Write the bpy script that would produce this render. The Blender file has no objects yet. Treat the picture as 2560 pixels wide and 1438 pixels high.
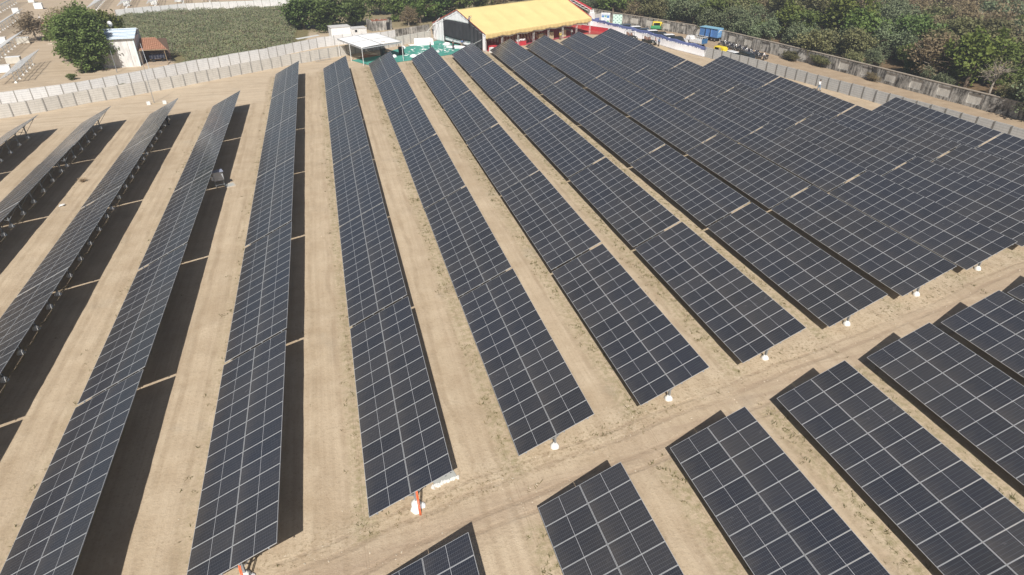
import bpy, math, random
from mathutils import Vector, Matrix, noise
R = random.Random(7)
sc = bpy.context.scene
COL = sc.collection
PI = math.pi

# ------------------------------------------------------------------ camera
CAM = (17.06598, -17.36288, 25.83094)
FWD = Vector((0.22743949, 0.82217951, -0.52181619))
RGT = Vector((0.96354781, -0.2675317, -0.00155276))
UPV = Vector((0.14087902, 0.50244169, 0.85305654))
cd = bpy.data.cameras.new('camera'); cam = bpy.data.objects.new('camera', cd); COL.objects.link(cam)
cd.sensor_width = 36.0; cd.lens = 1581.82837 / 2560 * 36.0
cd.clip_start = 0.1; cd.clip_end = 3000
M = Matrix((RGT, UPV, -FWD)).transposed().to_4x4(); M.translation = Vector(CAM)
cam.matrix_world = M
sc.camera = cam
# ------------------------------------------------------------------ light
SUNV = Vector((0.23276, 0.96936, -1.0)).normalized()
sd = bpy.data.lights.new('sun', 'SUN'); so = bpy.data.objects.new('sun', sd); COL.objects.link(so)
sd.energy = 5.0; sd.angle = math.radians(0.55); sd.color = (1.0, 0.955, 0.89)
so.rotation_euler = SUNV.to_track_quat('-Z', 'Y').to_euler(); so.location = (0, -40, 60)
w = bpy.data.worlds.new('World'); sc.world = w; w.use_nodes = True
nt = w.node_tree; bg = nt.nodes['Background']
sky = nt.nodes.new('ShaderNodeTexSky'); sky.sky_type = 'NISHITA'; sky.sun_disc = False
sky.sun_elevation = math.asin(-SUNV.z); sky.sun_rotation = math.atan2(-SUNV.x, -SUNV.y)
sky.air_density = 1.0; sky.dust_density = 2.2; sky.ozone_density = 1.0; sky.altitude = 60
nt.links.new(sky.outputs[0], bg.inputs[0]); bg.inputs[1].default_value = 0.05
sc.view_settings.view_transform = 'Standard'; sc.view_settings.look = 'None'
sc.view_settings.exposure = 0.27; sc.view_settings.gamma = 1.0
sc.cycles.max_bounces = 6; sc.cycles.transparent_max_bounces = 4
sc.cycles.diffuse_bounces = 3; sc.cycles.glossy_bounces = 3

# ------------------------------------------------------------------ materials
def newmat(name):
    m = bpy.data.materials.new(name); m.use_nodes = True
    n = m.node_tree; b = n.nodes['Principled BSDF']
    return m, n, b
def N(nt, typ, **kw):
    n = nt.nodes.new(typ)
    for k, v in kw.items(): setattr(n, k, v)
    return n
def val(nt, sock, v):
    if isinstance(v, (int, float, tuple, list)): sock.default_value = v
    else: nt.links.new(v, sock)
def mth(nt, op, a, b=0.0, c=0.0):
    n = N(nt, 'ShaderNodeMath', operation=op)
    val(nt, n.inputs[0], a); val(nt, n.inputs[1], b); val(nt, n.inputs[2], c)
    return n.outputs[0]
def mixc(nt, f, a, b, mode='MIX'):
    n = N(nt, 'ShaderNodeMix', data_type='RGBA', blend_type=mode)
    val(nt, n.inputs[0], f); val(nt, n.inputs[6], a); val(nt, n.inputs[7], b)
    return n.outputs[2]
def c4(c): return (c[0], c[1], c[2], 1.0)
def noi(nt, co, scale, detail=4, rough=0.55, vec=None):
    n = N(nt, 'ShaderNodeTexNoise'); n.inputs['Scale'].default_value = scale
    n.inputs['Detail'].default_value = detail; n.inputs['Roughness'].default_value = rough
    if co is not None: nt.links.new(co, n.inputs['Vector'])
    return n.outputs['Fac']
def ramp(nt, f, lo, hi):
    n = N(nt, 'ShaderNodeMapRange'); n.clamp = True
    val(nt, n.inputs[0], f); n.inputs[1].default_value = lo; n.inputs[2].default_value = hi
    return n.outputs[0]
def stretch(nt, co, s):
    n = N(nt, 'ShaderNodeMapping'); nt.links.new(co, n.inputs['Vector']); n.inputs['Scale'].default_value = s
    return n.outputs[0]
def objco(nt): return N(nt, 'ShaderNodeTexCoord').outputs['Object']
def geoco(nt): return N(nt, 'ShaderNodeNewGeometry').outputs['Position']
def bump(nt, b, h, strength=0.3, dist=0.02):
    n = N(nt, 'ShaderNodeBump'); n.inputs['Strength'].default_value = strength; n.inputs['Distance'].default_value = dist
    nt.links.new(h, n.inputs['Height']); nt.links.new(n.outputs[0], b.inputs['Normal'])
_mc = {}
def mat(name, col, rough=0.6, metal=0.0, vary=0.12, scale=3.0, spec=0.4, bmp=0.0, rnd=0.0, trans=0.0):
    """plain procedural material: base colour broken by two noises"""
    if name in _mc: return _mc[name]
    m, nt, b = newmat(name)
    co = objco(nt)
    f = noi(nt, co, scale, 5); f2 = noi(nt, co, scale * 7, 3)
    f = mth(nt, 'ADD', mth(nt, 'MULTIPLY', f, 0.65), mth(nt, 'MULTIPLY', f2, 0.35))
    dk = tuple(max(0, x * (1 - vary * 1.6)) for x in col); lt = tuple(min(1, x * (1 + vary)) for x in col)
    c = mixc(nt, ramp(nt, f, 0.3, 0.7), c4(dk), c4(lt))
    if rnd:
        oi = N(nt, 'ShaderNodeObjectInfo').outputs['Random']
        h = N(nt, 'ShaderNodeHueSaturation'); nt.links.new(c, h.inputs['Color'])
        nt.links.new(mth(nt, 'ADD', 1 - rnd / 2, mth(nt, 'MULTIPLY', oi, rnd)), h.inputs['Value'])
        c = h.outputs[0]
    nt.links.new(c, b.inputs['Base Color'])
    b.inputs['Roughness'].default_value = rough; b.inputs['Metallic'].default_value = metal
    b.inputs['Specular IOR Level'].default_value = spec
    if bmp: bump(nt, b, f2, bmp, 0.03)
    _mc[name] = m
    return m

def mat_ground():
    m, nt, b = newmat('sandy_soil')
    P = geoco(nt)
    def att(n):
        a = N(nt, 'ShaderNodeAttribute'); a.attribute_name = n; return a.outputs['Fac']
    big = noi(nt, P, 0.07, 4); mid = noi(nt, P, 0.55, 5, 0.6); fine = noi(nt, P, 5.5, 6, 0.7); speck = noi(nt, P, 17.0, 3, 0.6)
    c = mixc(nt, ramp(nt, big, 0.32, 0.68), (0.385, 0.298, 0.202, 1), (0.485, 0.388, 0.275, 1))
    c = mixc(nt, mth(nt, 'MULTIPLY', ramp(nt, mid, 0.35, 0.72), 0.65), c, (0.56, 0.465, 0.34, 1))
    # redder / browner ground outside the compound
    c = mixc(nt, att('red'), c, mixc(nt, ramp(nt, mid, 0.3, 0.7), (0.30, 0.222, 0.15, 1), (0.41, 0.32, 0.222, 1)))
    # tyre-smoothed lanes: long streaks along the rows
    st = noi(nt, stretch(nt, P, (2.6, 0.07, 1)), 1.0, 5, 0.65)
    wr = N(nt, 'ShaderNodeMapping'); nt.links.new(P, wr.inputs['Vector'])
    wr.inputs['Rotation'].default_value = (0, 0, -0.60); wr.inputs['Scale'].default_value = (0.07, 1.3, 1)
    wt = noi(nt, wr.outputs[0], 1.0, 6, 0.7)
    st = mixc(nt, att('wallroad'), st, wt)
    c = mixc(nt, mth(nt, 'MULTIPLY', ramp(nt, st, 0.42, 0.66), 0.42), c, (0.33, 0.25, 0.172, 1))
    c = mixc(nt, mth(nt, 'MULTIPLY', mth(nt, 'MULTIPLY', att('wallroad'), ramp(nt, wt, 0.6, 0.5)), 0.3), c, (0.60, 0.50, 0.38, 1))
    c = mixc(nt, mth(nt, 'MULTIPLY', ramp(nt, noi(nt, P, 1.9, 7, 0.75), 0.55, 0.72), 0.3), c, (0.29, 0.215, 0.145, 1))
    rs = N(nt, 'ShaderNodeMapping'); nt.links.new(P, rs.inputs['Vector'])
    rs.inputs['Rotation'].default_value = (0, 0, -0.215); rs.inputs['Scale'].default_value = (0.05, 1.9, 1)
    rt = noi(nt, rs.outputs[0], 1.0, 5, 0.6)
    trk = mth(nt, 'MULTIPLY', att('track'), ramp(nt, rt, 0.34, 0.62))
    c = mixc(nt, mth(nt, 'MULTIPLY', trk, 0.85), c, (0.35, 0.265, 0.19, 1))
    # tyre ruts: two wheel lines in every lane and several crossing lines on the track
    def rut(d, pos, w0):
        wob = mth(nt, 'MULTIPLY', mth(nt, 'SUBTRACT', noi(nt, P, 0.11, 2), 0.5), 1.6)
        e = mth(nt, 'ABSOLUTE', mth(nt, 'SUBTRACT', mth(nt, 'ADD', d, wob), pos))
        return mth(nt, 'SUBTRACT', 1.0, ramp(nt, e, w0 * 0.4, w0))
    rb = ramp(nt, noi(nt, P, 0.45, 4, 0.7), 0.36, 0.6)
    ln = mth(nt, 'MAXIMUM', rut(att('lane'), 5.35, 0.24), rut(att('lane'), 6.85, 0.24))
    tk = mth(nt, 'MAXIMUM', mth(nt, 'MAXIMUM', rut(att('tdist'), -0.75, 0.22), rut(att('tdist'), 0.75, 0.22)), mth(nt, 'MAXIMUM', rut(att('tdist'), 1.5, 0.16), rut(att('tdist'), -1.6, 0.18)))
    tread = ramp(nt, noi(nt, P, 9.0, 2), 0.4, 0.6)
    c = mixc(nt, mth(nt, 'MULTIPLY', mth(nt, 'MULTIPLY', ln, rb), 0.42), c, (0.30, 0.225, 0.15, 1))
    c = mixc(nt, mth(nt, 'MULTIPLY', mth(nt, 'MULTIPLY', tk, ramp(nt, noi(nt, P, 0.2, 3), 0.3, 0.5)), 0.5), c, (0.29, 0.215, 0.15, 1))
    ruth = mth(nt, 'MULTIPLY', mth(nt, 'MAXIMUM', mth(nt, 'MULTIPLY', ln, 0.5), tk), rb)
    # rough verges: pale clods and dry weeds
    v = att('verge'); vn = noi(nt, P, 1.4, 6, 0.7)
    c = mixc(nt, mth(nt, 'MULTIPLY', mth(nt, 'MULTIPLY', v, ramp(nt, vn, 0.45, 0.62)), 0.6), c, (0.53, 0.44, 0.32, 1))
    c = mixc(nt, mth(nt, 'MULTIPLY', mth(nt, 'MULTIPLY', v, ramp(nt, fine, 0.5, 0.64)), 0.55), c, (0.2, 0.155, 0.085, 1))
    g = att('grass'); gn = noi(nt, P, 2.6, 7, 0.75)
    c = mixc(nt, mth(nt, 'MULTIPLY', mth(nt, 'MULTIPLY', g, ramp(nt, gn, 0.44, 0.6)), 0.75), c, (0.2, 0.185, 0.085, 1))
    # grey washed patches, small dark specks and pale stones everywhere
    c = mixc(nt, mth(nt, 'MULTIPLY', ramp(nt, noi(nt, P, 0.23, 3), 0.62, 0.75), 0.3), c, (0.3, 0.27, 0.22, 1))
    c = mixc(nt, mth(nt, 'MULTIPLY', ramp(nt, fine, 0.54, 0.70), 0.45), c, (0.22, 0.16, 0.1, 1))
    c = mixc(nt, mth(nt, 'MULTIPLY', ramp(nt, speck, 0.62, 0.74), 0.5), c, (0.62, 0.55, 0.44, 1))
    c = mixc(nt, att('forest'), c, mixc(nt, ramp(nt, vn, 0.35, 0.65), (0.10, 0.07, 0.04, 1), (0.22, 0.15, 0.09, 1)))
    c = mixc(nt, att('field'), c, mixc(nt, ramp(nt, vn, 0.35, 0.65), (0.16, 0.12, 0.07, 1), (0.2, 0.19, 0.09, 1)))
    nt.links.new(c, b.inputs['Base Color'])
    b.inputs['Roughness'].default_value = 0.95; b.inputs['Specular IOR Level'].default_value = 0.1
    hh = mth(nt, 'SUBTRACT', mth(nt, 'ADD', mth(nt, 'MULTIPLY', fine, 0.6), mth(nt, 'MULTIPLY', mid, 0.8)), mth(nt, 'MULTIPLY', ruth, 0.35))
    bump(nt, b, hh, 0.55, 0.12)
    return m

def mat_glass():
    """solar cells under dusty glass: 6 x 24 half cells in module space (x along 2.278, y along 1.134)"""
    m, nt, b = newmat('solar_cells')
    co = objco(nt); s = N(nt, 'ShaderNodeSeparateXYZ'); nt.links.new(co, s.inputs[0])
    x, y = s.outputs[0], s.outputs[1]
    def line(v, pitch, off, half):
        f = mth(nt, 'FRACT', mth(nt, 'DIVIDE', mth(nt, 'ADD', v, off), pitch))
        d = mth(nt, 'MULTIPLY', mth(nt, 'ABSOLUTE', mth(nt, 'SUBTRACT', f, 0.5)), pitch)   # pitch/2 at a line
        return mth(nt, 'GREATER_THAN', d, pitch / 2 - half)
    lx = line(mth(nt, 'ABSOLUTE', x), 0.0922, 0.0845, 0.0042)
    ly = line(y, 0.1832, 0.5496, 0.0048)
    mid = mth(nt, 'LESS_THAN', mth(nt, 'ABSOLUTE', x), 0.0075)
    bx = mth(nt, 'GREATER_THAN', mth(nt, 'ABSOLUTE', x), 1.1215)
    by = mth(nt, 'GREATER_THAN', mth(nt, 'ABSOLUTE', y), 0.5525)
    white = mth(nt, 'MAXIMUM', mid, mth(nt, 'MAXIMUM', bx, by))
    grid = mth(nt, 'MAXIMUM', mth(nt, 'MULTIPLY', lx, 0.35), mth(nt, 'MULTIPLY', ly, 0.6))
    oi = N(nt, 'ShaderNodeObjectInfo').outputs['Random']
    base = mixc(nt, oi, (0.024, 0.025, 0.030, 1), (0.042, 0.041, 0.044, 1))
    sky_sheen = noi(nt, geoco(nt), 0.09, 2); base = mixc(nt, mth(nt, 'MULTIPLY', ramp(nt, sky_sheen, 0.4, 0.62), 0.55), base, (0.021, 0.026, 0.041, 1))  # broad bluish patches paint uneven sky reflection into the cell colour
    dust = noi(nt, stretch(nt, co, (1.0, 2.0, 1)), 1.6, 4)
    base = mixc(nt, mth(nt, 'MULTIPLY', ramp(nt, dust, 0.35, 0.75), 0.09), base, (0.16, 0.14, 0.115, 1))
    low = ramp(nt, mth(nt, 'ADD', x, mth(nt, 'MULTIPLY', mth(nt, 'SUBTRACT', noi(nt, stretch(nt, geoco(nt), (0.5, 3, 0.5)), 1.0, 3), 0.5), 0.9)), -0.55, -1.1)
    base = mixc(nt, mth(nt, 'MULTIPLY', low, 0.10), base, (0.20, 0.17, 0.13, 1))
    base = mixc(nt, grid, base, (0.17, 0.18, 0.205, 1))
    base = mixc(nt, white, base, (0.46, 0.47, 0.49, 1))
    nt.links.new(base, b.inputs['Base Color'])
    nt.links.new(mth(nt, 'ADD', 0.13, mth(nt, 'MULTIPLY', mth(nt, 'ADD', oi, dust), 0.09)), b.inputs['Roughness']); b.inputs['Specular IOR Level'].default_value = 0.42
    return m

def mat_precast(name, col, dark, plank=0.31):
    """precast concrete planks: horizontal joints, streaks and per-bay tone"""
    m, nt, b = newmat(name)
    co = objco(nt); s = N(nt, 'ShaderNodeSeparateXYZ'); nt.links.new(co, s.inputs[0])
    oi = N(nt, 'ShaderNodeObjectInfo').outputs['Random']
    z = s.outputs[2]
    f = mth(nt, 'FRACT', mth(nt, 'DIVIDE', z, plank))
    j = mth(nt, 'LESS_THAN', f, 0.09)
    st = noi(nt, geoco(nt), 1.3, 5, 0.65); st2 = noi(nt, stretch(nt, geoco(nt), (2, 2, 0.4)), 2.0, 5)
    c = mixc(nt, ramp(nt, st, 0.3, 0.7), c4(dark), c4(col))
    c = mixc(nt, mth(nt, 'MULTIPLY', oi, 0.5), c, c4(tuple(x * 0.86 for x in col)))
    c = mixc(nt, mth(nt, 'MULTIPLY', ramp(nt, st2, 0.52, 0.74), 0.45), c, c4(tuple(x * 0.66 for x in dark)))
    c = mixc(nt, mth(nt, 'MULTIPLY', j, 0.65), c, c4(tuple(x * 0.4 for x in dark)))
    nt.links.new(c, b.inputs['Base Color']); b.inputs['Roughness'].default_value = 0.9
    b.inputs['Specular IOR Level'].default_value = 0.15
    return m

def mat_old_wall(name, light, dark, lo, hi):
    """plaster stained black by rain"""
    m, nt, b = newmat(name); P = geoco(nt)
    st = noi(nt, stretch(nt, P, (1.6, 1.6, 0.22)), 1.5, 6, 0.7); pt = noi(nt, P, 0.6, 5, 0.7); fi = noi(nt, P, 6, 4, 0.7)
    f = mth(nt, 'ADD', mth(nt, 'MULTIPLY', st, 0.5), mth(nt, 'ADD', mth(nt, 'MULTIPLY', pt, 0.33), mth(nt, 'MULTIPLY', fi, 0.17)))
    c = mixc(nt, ramp(nt, f, lo, hi), c4(dark), c4(light))
    c = mixc(nt, mth(nt, 'MULTIPLY', ramp(nt, fi, 0.55, 0.7), 0.3), c, (0.30, 0.20, 0.15, 1))
    nt.links.new(c, b.inputs['Base Color']); b.inputs['Roughness'].default_value = 0.95
    b.inputs['Specular IOR Level'].default_value = 0.1
    bump(nt, b, fi, 0.4, 0.05)
    return m

def mat_leaf(name, cols, scale=0.9):
    m, nt, b = newmat(name)
    co = geoco(nt); f = noi(nt, co, scale, 4, 0.7); f2 = noi(nt, co, scale * 5, 2)
    oi = N(nt, 'ShaderNodeObjectInfo').outputs['Random']
    c = mixc(nt, ramp(nt, f, 0.34, 0.66), c4(cols[0]), c4(cols[1]))
    c = mixc(nt, ramp(nt, f2, 0.56, 0.72), c, c4(cols[2]))
    h = N(nt, 'ShaderNodeHueSaturation'); nt.links.new(c, h.inputs['Color'])
    nt.links.new(mth(nt, 'ADD', 0.484, mth(nt, 'MULTIPLY', oi, 0.03)), h.inputs['Hue'])
    nt.links.new(mth(nt, 'ADD', 0.8, mth(nt, 'MULTIPLY', oi, 0.4)), h.inputs['Value'])
    nt.links.new(h.outputs[0], b.inputs['Base Color'])
    b.inputs['Roughness'].default_value = 0.6; b.inputs['Specular IOR Level'].default_value = 0.25
    tr = N(nt, 'ShaderNodeBsdfTranslucent'); nt.links.new(h.outputs[0], tr.inputs[0])
    mx = N(nt, 'ShaderNodeMixShader'); mx.inputs[0].default_value = 0.3
    out = nt.nodes['Material Output']
    nt.links.new(b.outputs[0], mx.inputs[1]); nt.links.new(tr.outputs[0], mx.inputs[2]); nt.links.new(mx.outputs[0], out.inputs[0])
    return m

def mat_stripe(name, a, bcol, axis, pitch, duty, rough=0.5, soft=False):
    m, nt, b = newmat(name); co = objco(nt); s = N(nt, 'ShaderNodeSeparateXYZ'); nt.links.new(co, s.inputs[0])
    f = mth(nt, 'FRACT', mth(nt, 'DIVIDE', s.outputs[axis], pitch))
    k = mth(nt, 'LESS_THAN', f, duty)
    c = mixc(nt, k, c4(a), c4(bcol)); n1 = noi(nt, co, 2.5, 5)
    c = mixc(nt, mth(nt, 'MULTIPLY', ramp(nt, n1, 0.4, 0.75), 0.3), c, c4(tuple(x * .6 for x in a)))
    nt.links.new(c, b.inputs['Base Color']); b.inputs['Roughness'].default_value = rough
    return m

GLASS = mat_glass()
FRAME = mat('aluminium_frame', (0.50, 0.51, 0.52), 0.42, 0.35, 0.05)
BACK = mat('white_backsheet', (0.5, 0.5, 0.5), 0.7)
STEEL = mat('galvanised_steel', (0.33, 0.35, 0.37), 0.5, 0.55, 0.15, 2.0)
CONC = mat('white_concrete', (0.72, 0.71, 0.68), 0.85, 0, 0.12, 5)
WHITE = mat('white_paint', (0.78, 0.78, 0.77), 0.5)
BLACKM = mat('black_plastic', (0.02, 0.02, 0.022), 0.5)
RUBBER = mat('rubber', (0.02, 0.02, 0.02), 0.85)
WOOD = mat('bare_wood', (0.32, 0.24, 0.15), 0.8, 0, 0.2, 6)
BARK = mat('bark', (0.17, 0.125, 0.09), 0.95, 0, 0.3, 4, bmp=0.4)
BARKL = mat('pale_bark', (0.36, 0.31, 0.25), 0.95, 0, 0.25, 4)

# ------------------------------------------------------------------ mesh helpers
class MB:
    def __init__(s): s.v = []; s.f = []; s.m = []
    def quad(s, a, b, c, d, mi=0):
        i = len(s.v); s.v += [tuple(a), tuple(b), tuple(c), tuple(d)]; s.f.append((i, i + 1, i + 2, i + 3)); s.m.append(mi)
    def poly(s, pts, mi=0):
        i = len(s.v); s.v += [tuple(p) for p in pts]; s.f.append(tuple(range(i, i + len(pts)))); s.m.append(mi)
    def box(s, x0, x1, y0, y1, z0, z1, mi=0, mx=None, taper=0.0):
        t = taper
        P = [(x0, y0, z0), (x1, y0, z0), (x1, y1, z0), (x0, y1, z0),
             (x0 + t, y0 + t, z1), (x1 - t, y0 + t, z1), (x1 - t, y1 - t, z1), (x0 + t, y1 - t, z1)]
        if mx is not None: P = [tuple(mx @ Vector(p)) for p in P]
        i = len(s.v); s.v += P
        for q in ((0, 3, 2, 1), (4, 5, 6, 7), (0, 1, 5, 4), (1, 2, 6, 5), (2, 3, 7, 6), (3, 0, 4, 7)):
            s.f.append(tuple(i + k for k in q)); s.m.append(mi)
    def bar(s, a, b, wd, ht=None, mi=0):
        a = Vector(a); b = Vector(b); ht = ht or wd; d = (b - a); L = d.length
        if L < 1e-6: return
        q = d.to_track_quat('Z', 'X').to_matrix().to_4x4(); q.translation = a
        s.box(-wd / 2, wd / 2, -ht / 2, ht / 2, 0, L, mi, q)
    def tube(s, pts, rad, n=8, mi=0, caps=True):
        """round tube through pts; rad is a number or one per point"""
        pts = [Vector(p) for p in pts]; k = len(pts)
        rs = rad if isinstance(rad, (list, tuple)) else [rad] * k
        base = len(s.v)
        for i, p in enumerate(pts):
            d = (pts[min(i + 1, k - 1)] - pts[max(i - 1, 0)]).normalized()
            q = d.to_track_quat('Z', 'X').to_matrix()
            for j in range(n):
                a = 2 * PI * j / n
                s.v.append(tuple(p + q @ Vector((math.cos(a) * rs[i], math.sin(a) * rs[i], 0))))
        for i in range(k - 1):
            for j in range(n):
                s.f.append((base + i * n + j, base + i * n + (j + 1) % n, base + (i + 1) * n + (j + 1) % n, base + (i + 1) * n + j)); s.m.append(mi)
        if caps:
            s.f.append(tuple(base + j for j in reversed(range(n)))); s.m.append(mi)
            s.f.append(tuple(base + (k - 1) * n + j for j in range(n))); s.m.append(mi)
    def lathe(s, prof, n=14, c=(0, 0, 0), mi=0, axis='z', wob=0.0, rnd=None):
        base = len(s.v)
        for (r, z) in prof:
            for j in range(n):
                a = 2 * PI * j / n
                rr = r * (1 + (rnd.uniform(-wob, wob) if rnd else 0))
                p = (rr * math.cos(a), rr * math.sin(a), z)
                if axis == 'x': p = (p[2], p[0], p[1])
                if axis == 'y': p = (p[0], p[2], p[1])
                s.v.append((c[0] + p[0], c[1] + p[1], c[2] + p[2]))
        for i in range(len(prof) - 1):
            for j in range(n):
                s.f.append((base + i * n + j, base + i * n + (j + 1) % n, base + (i + 1) * n + (j + 1) % n, base + (i + 1) * n + j)); s.m.append(mi)
        s.f.append(tuple(base + j for j in reversed(range(n)))); s.m.append(mi)
        s.f.append(tuple(base + (len(prof) - 1) * n + j for j in range(n))); s.m.append(mi)
    def prism(s, prof, y0, y1, mi=0, ins=0.0):
        """profile in xz extruded along y, ends optionally pulled in"""
        n = len(prof); i = len(s.v)
        s.v += [(p[0], y0, p[1]) for p in prof] + [(p[0], y1, p[1]) for p in prof]
        for j in range(n):
            s.f.append((i + j, i + (j + 1) % n, i + n + (j + 1) % n, i + n + j)); s.m.append(mi)
        s.f.append(tuple(i + j for j in reversed(range(n)))); s.m.append(mi)
        s.f.append(tuple(i + n + j for j in range(n))); s.m.append(mi)
    def mesh(s, name, mats, smooth=False):
        me = bpy.data.meshes.new(name); me.from_pydata(s.v, [], s.f); me.update()
        if not isinstance(mats, (list, tuple)): mats = [mats]
        for m_ in mats: me.materials.append(m_)
        me.polygons.foreach_set('material_index', s.m)
        if smooth: me.polygons.foreach_set('use_smooth', [True] * len(s.f))
        me.update(); return me
    def build(s, name, mats, parent=None, smooth=False, bevel=0.0):
        return link(name, s.mesh(name, mats, smooth), parent, bevel=bevel)
def link(name, me, parent=None, loc=None, rot=None, bevel=0.0):
    o = bpy.data.objects.new(name, me); COL.objects.link(o)
    if parent: o.parent = parent
    if loc: o.location = loc
    if rot: o.rotation_euler = rot
    if bevel:
        md = o.modifiers.new('bevel', 'BEVEL'); md.width = bevel; md.segments = 2; md.limit_method = 'ANGLE'
    return o
def tag(o, label, cat, group=None):
    o['label'] = label; o['category'] = cat
    if group: o['group'] = group
    return o
def thing(name, label, cat, loc=(0, 0, 0), rz=0.0, group=None):
    o = bpy.data.objects.new(name, None); COL.objects.link(o); o.empty_display_size = 0.3
    o.location = loc; o.rotation_euler = (0, 0, rz)
    return tag(o, label, cat, group)
def copy_tree(o, parent=None):
    c = o.copy(); COL.objects.link(c)
    if parent: c.parent = parent
    for ch in KIDS(o): copy_tree(ch, c)
    return c
_kids = {}
def KIDS(o):
    if o.name not in _kids: _kids[o.name] = list(o.children)
    return _kids[o.name]
def dup(o, loc, rz, label, group=None, scale=None):
    c = copy_tree(o); c.location = loc; c.rotation_euler = (0, 0, rz); c['label'] = label
    if group: c['group'] = group
    if scale: c.scale = scale if isinstance(scale, (list, tuple)) else (scale,) * 3
    return c
ORD = ['nearest', 'second', 'third', 'fourth', 'fifth', 'sixth', 'seventh', 'eighth', 'ninth', 'tenth', 'eleventh', 'twelfth', 'thirteenth', 'fourteenth', 'fifteenth', 'sixteenth', 'seventeenth', 'eighteenth', 'nineteenth', 'twentieth', 'twenty-first', 'twenty-second', 'twenty-third', 'twenty-fourth']
ORF = ['first'] + ORD[1:]

# ------------------------------------------------------------------ array layout
PITCH = 7.93058; SHEAR = 1.87674; TILT = 0.44046; Z0 = 0.72975; GAP = 0.28168; ROAD = 3.52306
MP = 1.154; NM = 14; TL = NM * MP - 0.02; TW = 4.58
def table_y(k, i):
    yn = i * (TL + GAP) if i >= 0 else -ROAD - TL + (i + 1) * (TL + GAP)
    return yn + SHEAR * k
ROWS = {-3: 5, -2: 5, -1: 5, 0: 5, 1: 6, 2: 6, 3: 6, 4: 6, 5: 6, 6: 6, 7: 6, 8: 6, 9: 6, 10: 4, 11: 2}

def poly_dist(p, pl):
    best = 1e9
    for a, b in zip(pl[:-1], pl[1:]):
        ax, ay = a; bx, by = b; dx, dy = bx - ax, by - ay
        t = max(0, min(1, ((p[0] - ax) * dx + (p[1] - ay) * dy) / (dx * dx + dy * dy)))
        best = min(best, math.hypot(p[0] - ax - t * dx, p[1] - ay - t * dy))
    return best
def inside(p, pg):
    x, y = p; r = False; n = len(pg); j = n - 1
    for i in range(n):
        if (pg[i][1] > y) != (pg[j][1] > y) and x < (pg[j][0] - pg[i][0]) * (y - pg[i][1]) / (pg[j][1] - pg[i][1]) + pg[i][0]: r = not r
        j = i
    return r
W1 = [(-36.4, 83.6), (-28.3, 86.0), (-24.2, 87.7), (-19.2, 91.2), (-12.65, 94.7), (-4.6, 100.0), (1.9, 104.5), (8.56, 109.1), (13.9, 112.4), (19.55, 115.8), (29.5, 121.5), (39.2, 128.0)]
W2 = [(-40.0, 90.0), (-30.3, 93.6), (-22.3, 96.4), (-14.3, 102.1), (-6.4, 108.8), (5.41, 116.75), (10.25, 121.1), (15.8, 125.7), (20.2, 127.6), (27.9, 128.0), (32.8, 131.2), (40.5, 136.1)]
W3 = [(87.0, 95.6), (88.9, 88.6), (91.2, 78.5), (93.2, 68.0), (94.5, 61.0), (95.8, 53.6), (97.2, 45.5), (98.4, 38.0)]
W4 = [(83.2, 147.6), (87.3, 136.5), (91.8, 126.8), (96.2, 116.3), (98.9, 107.5), (101.3, 92.3), (103.4, 79.6), (104.6, 70.0), (105.6, 60.5), (107.0, 50.5), (108.2, 41.0)]
FIELD = [(-35, 186), (10, 187.5), (12, 165), (13.5, 145), (12.5, 131), (5, 121.5), (-5.6, 112.6), (-9.8, 110.3), (-10.8, 117.5), (-13, 124), (-18, 130), (-27, 131), (-33, 150)]
TRACK = [(-8, -3.0), (11.7, 1.2), (14.5, 1.6), (23.3, 3.2), (27.8, 4.0), (33.6, 5.6), (42.8, 7.8), (55, 10.6), (65, 13.0), (75, 15.4), (98, 21)]

# ------------------------------------------------------------------ ground
def gh(x, y):
    if -45 < x < 125 and -25 < y < 160:
        v = Vector((x, y, 0.0))
        return 0.055 * noise.noise(v * 0.35) + 0.035 * noise.noise(v * 1.1 + Vector((5, 3, 1)))
    return 0.0
def axis_pts(a0, a1, step, lo, hi):
    pts = []; x = a0
    while x <= a1: pts.append(x); x += step
    s = step; x = a0
    L = []
    while x > lo: s = min(s * 1.35, 120); x -= s; L.append(x)
    s = step; x = pts[-1]; Hh = []
    while x < hi: s = min(s * 1.35, 120); x += s; Hh.append(x)
    return L[::-1] + pts + Hh
gx = axis_pts(-32, 110, 0.6, -900, 1000); gy = axis_pts(-14, 130, 0.6, -500, 1500)
gv = []; A = {k: [] for k in ('wallroad', 'lane', 'tdist', 'grass', 'verge', 'track', 'red', 'forest', 'field')}
sm = lambda e0, e1, x: max(0.0, min(1.0, (x - e0) / (e1 - e0)))
def w4x(y):
    for (a, b), (c, d) in zip(W4[:-1], W4[1:]):
        if d <= y <= b: return a + (c - a) * (b - y) / (b - d)
    return 83.2 - (y - 147.6) * 0.45 if y > 147.6 else 108.2
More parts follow.
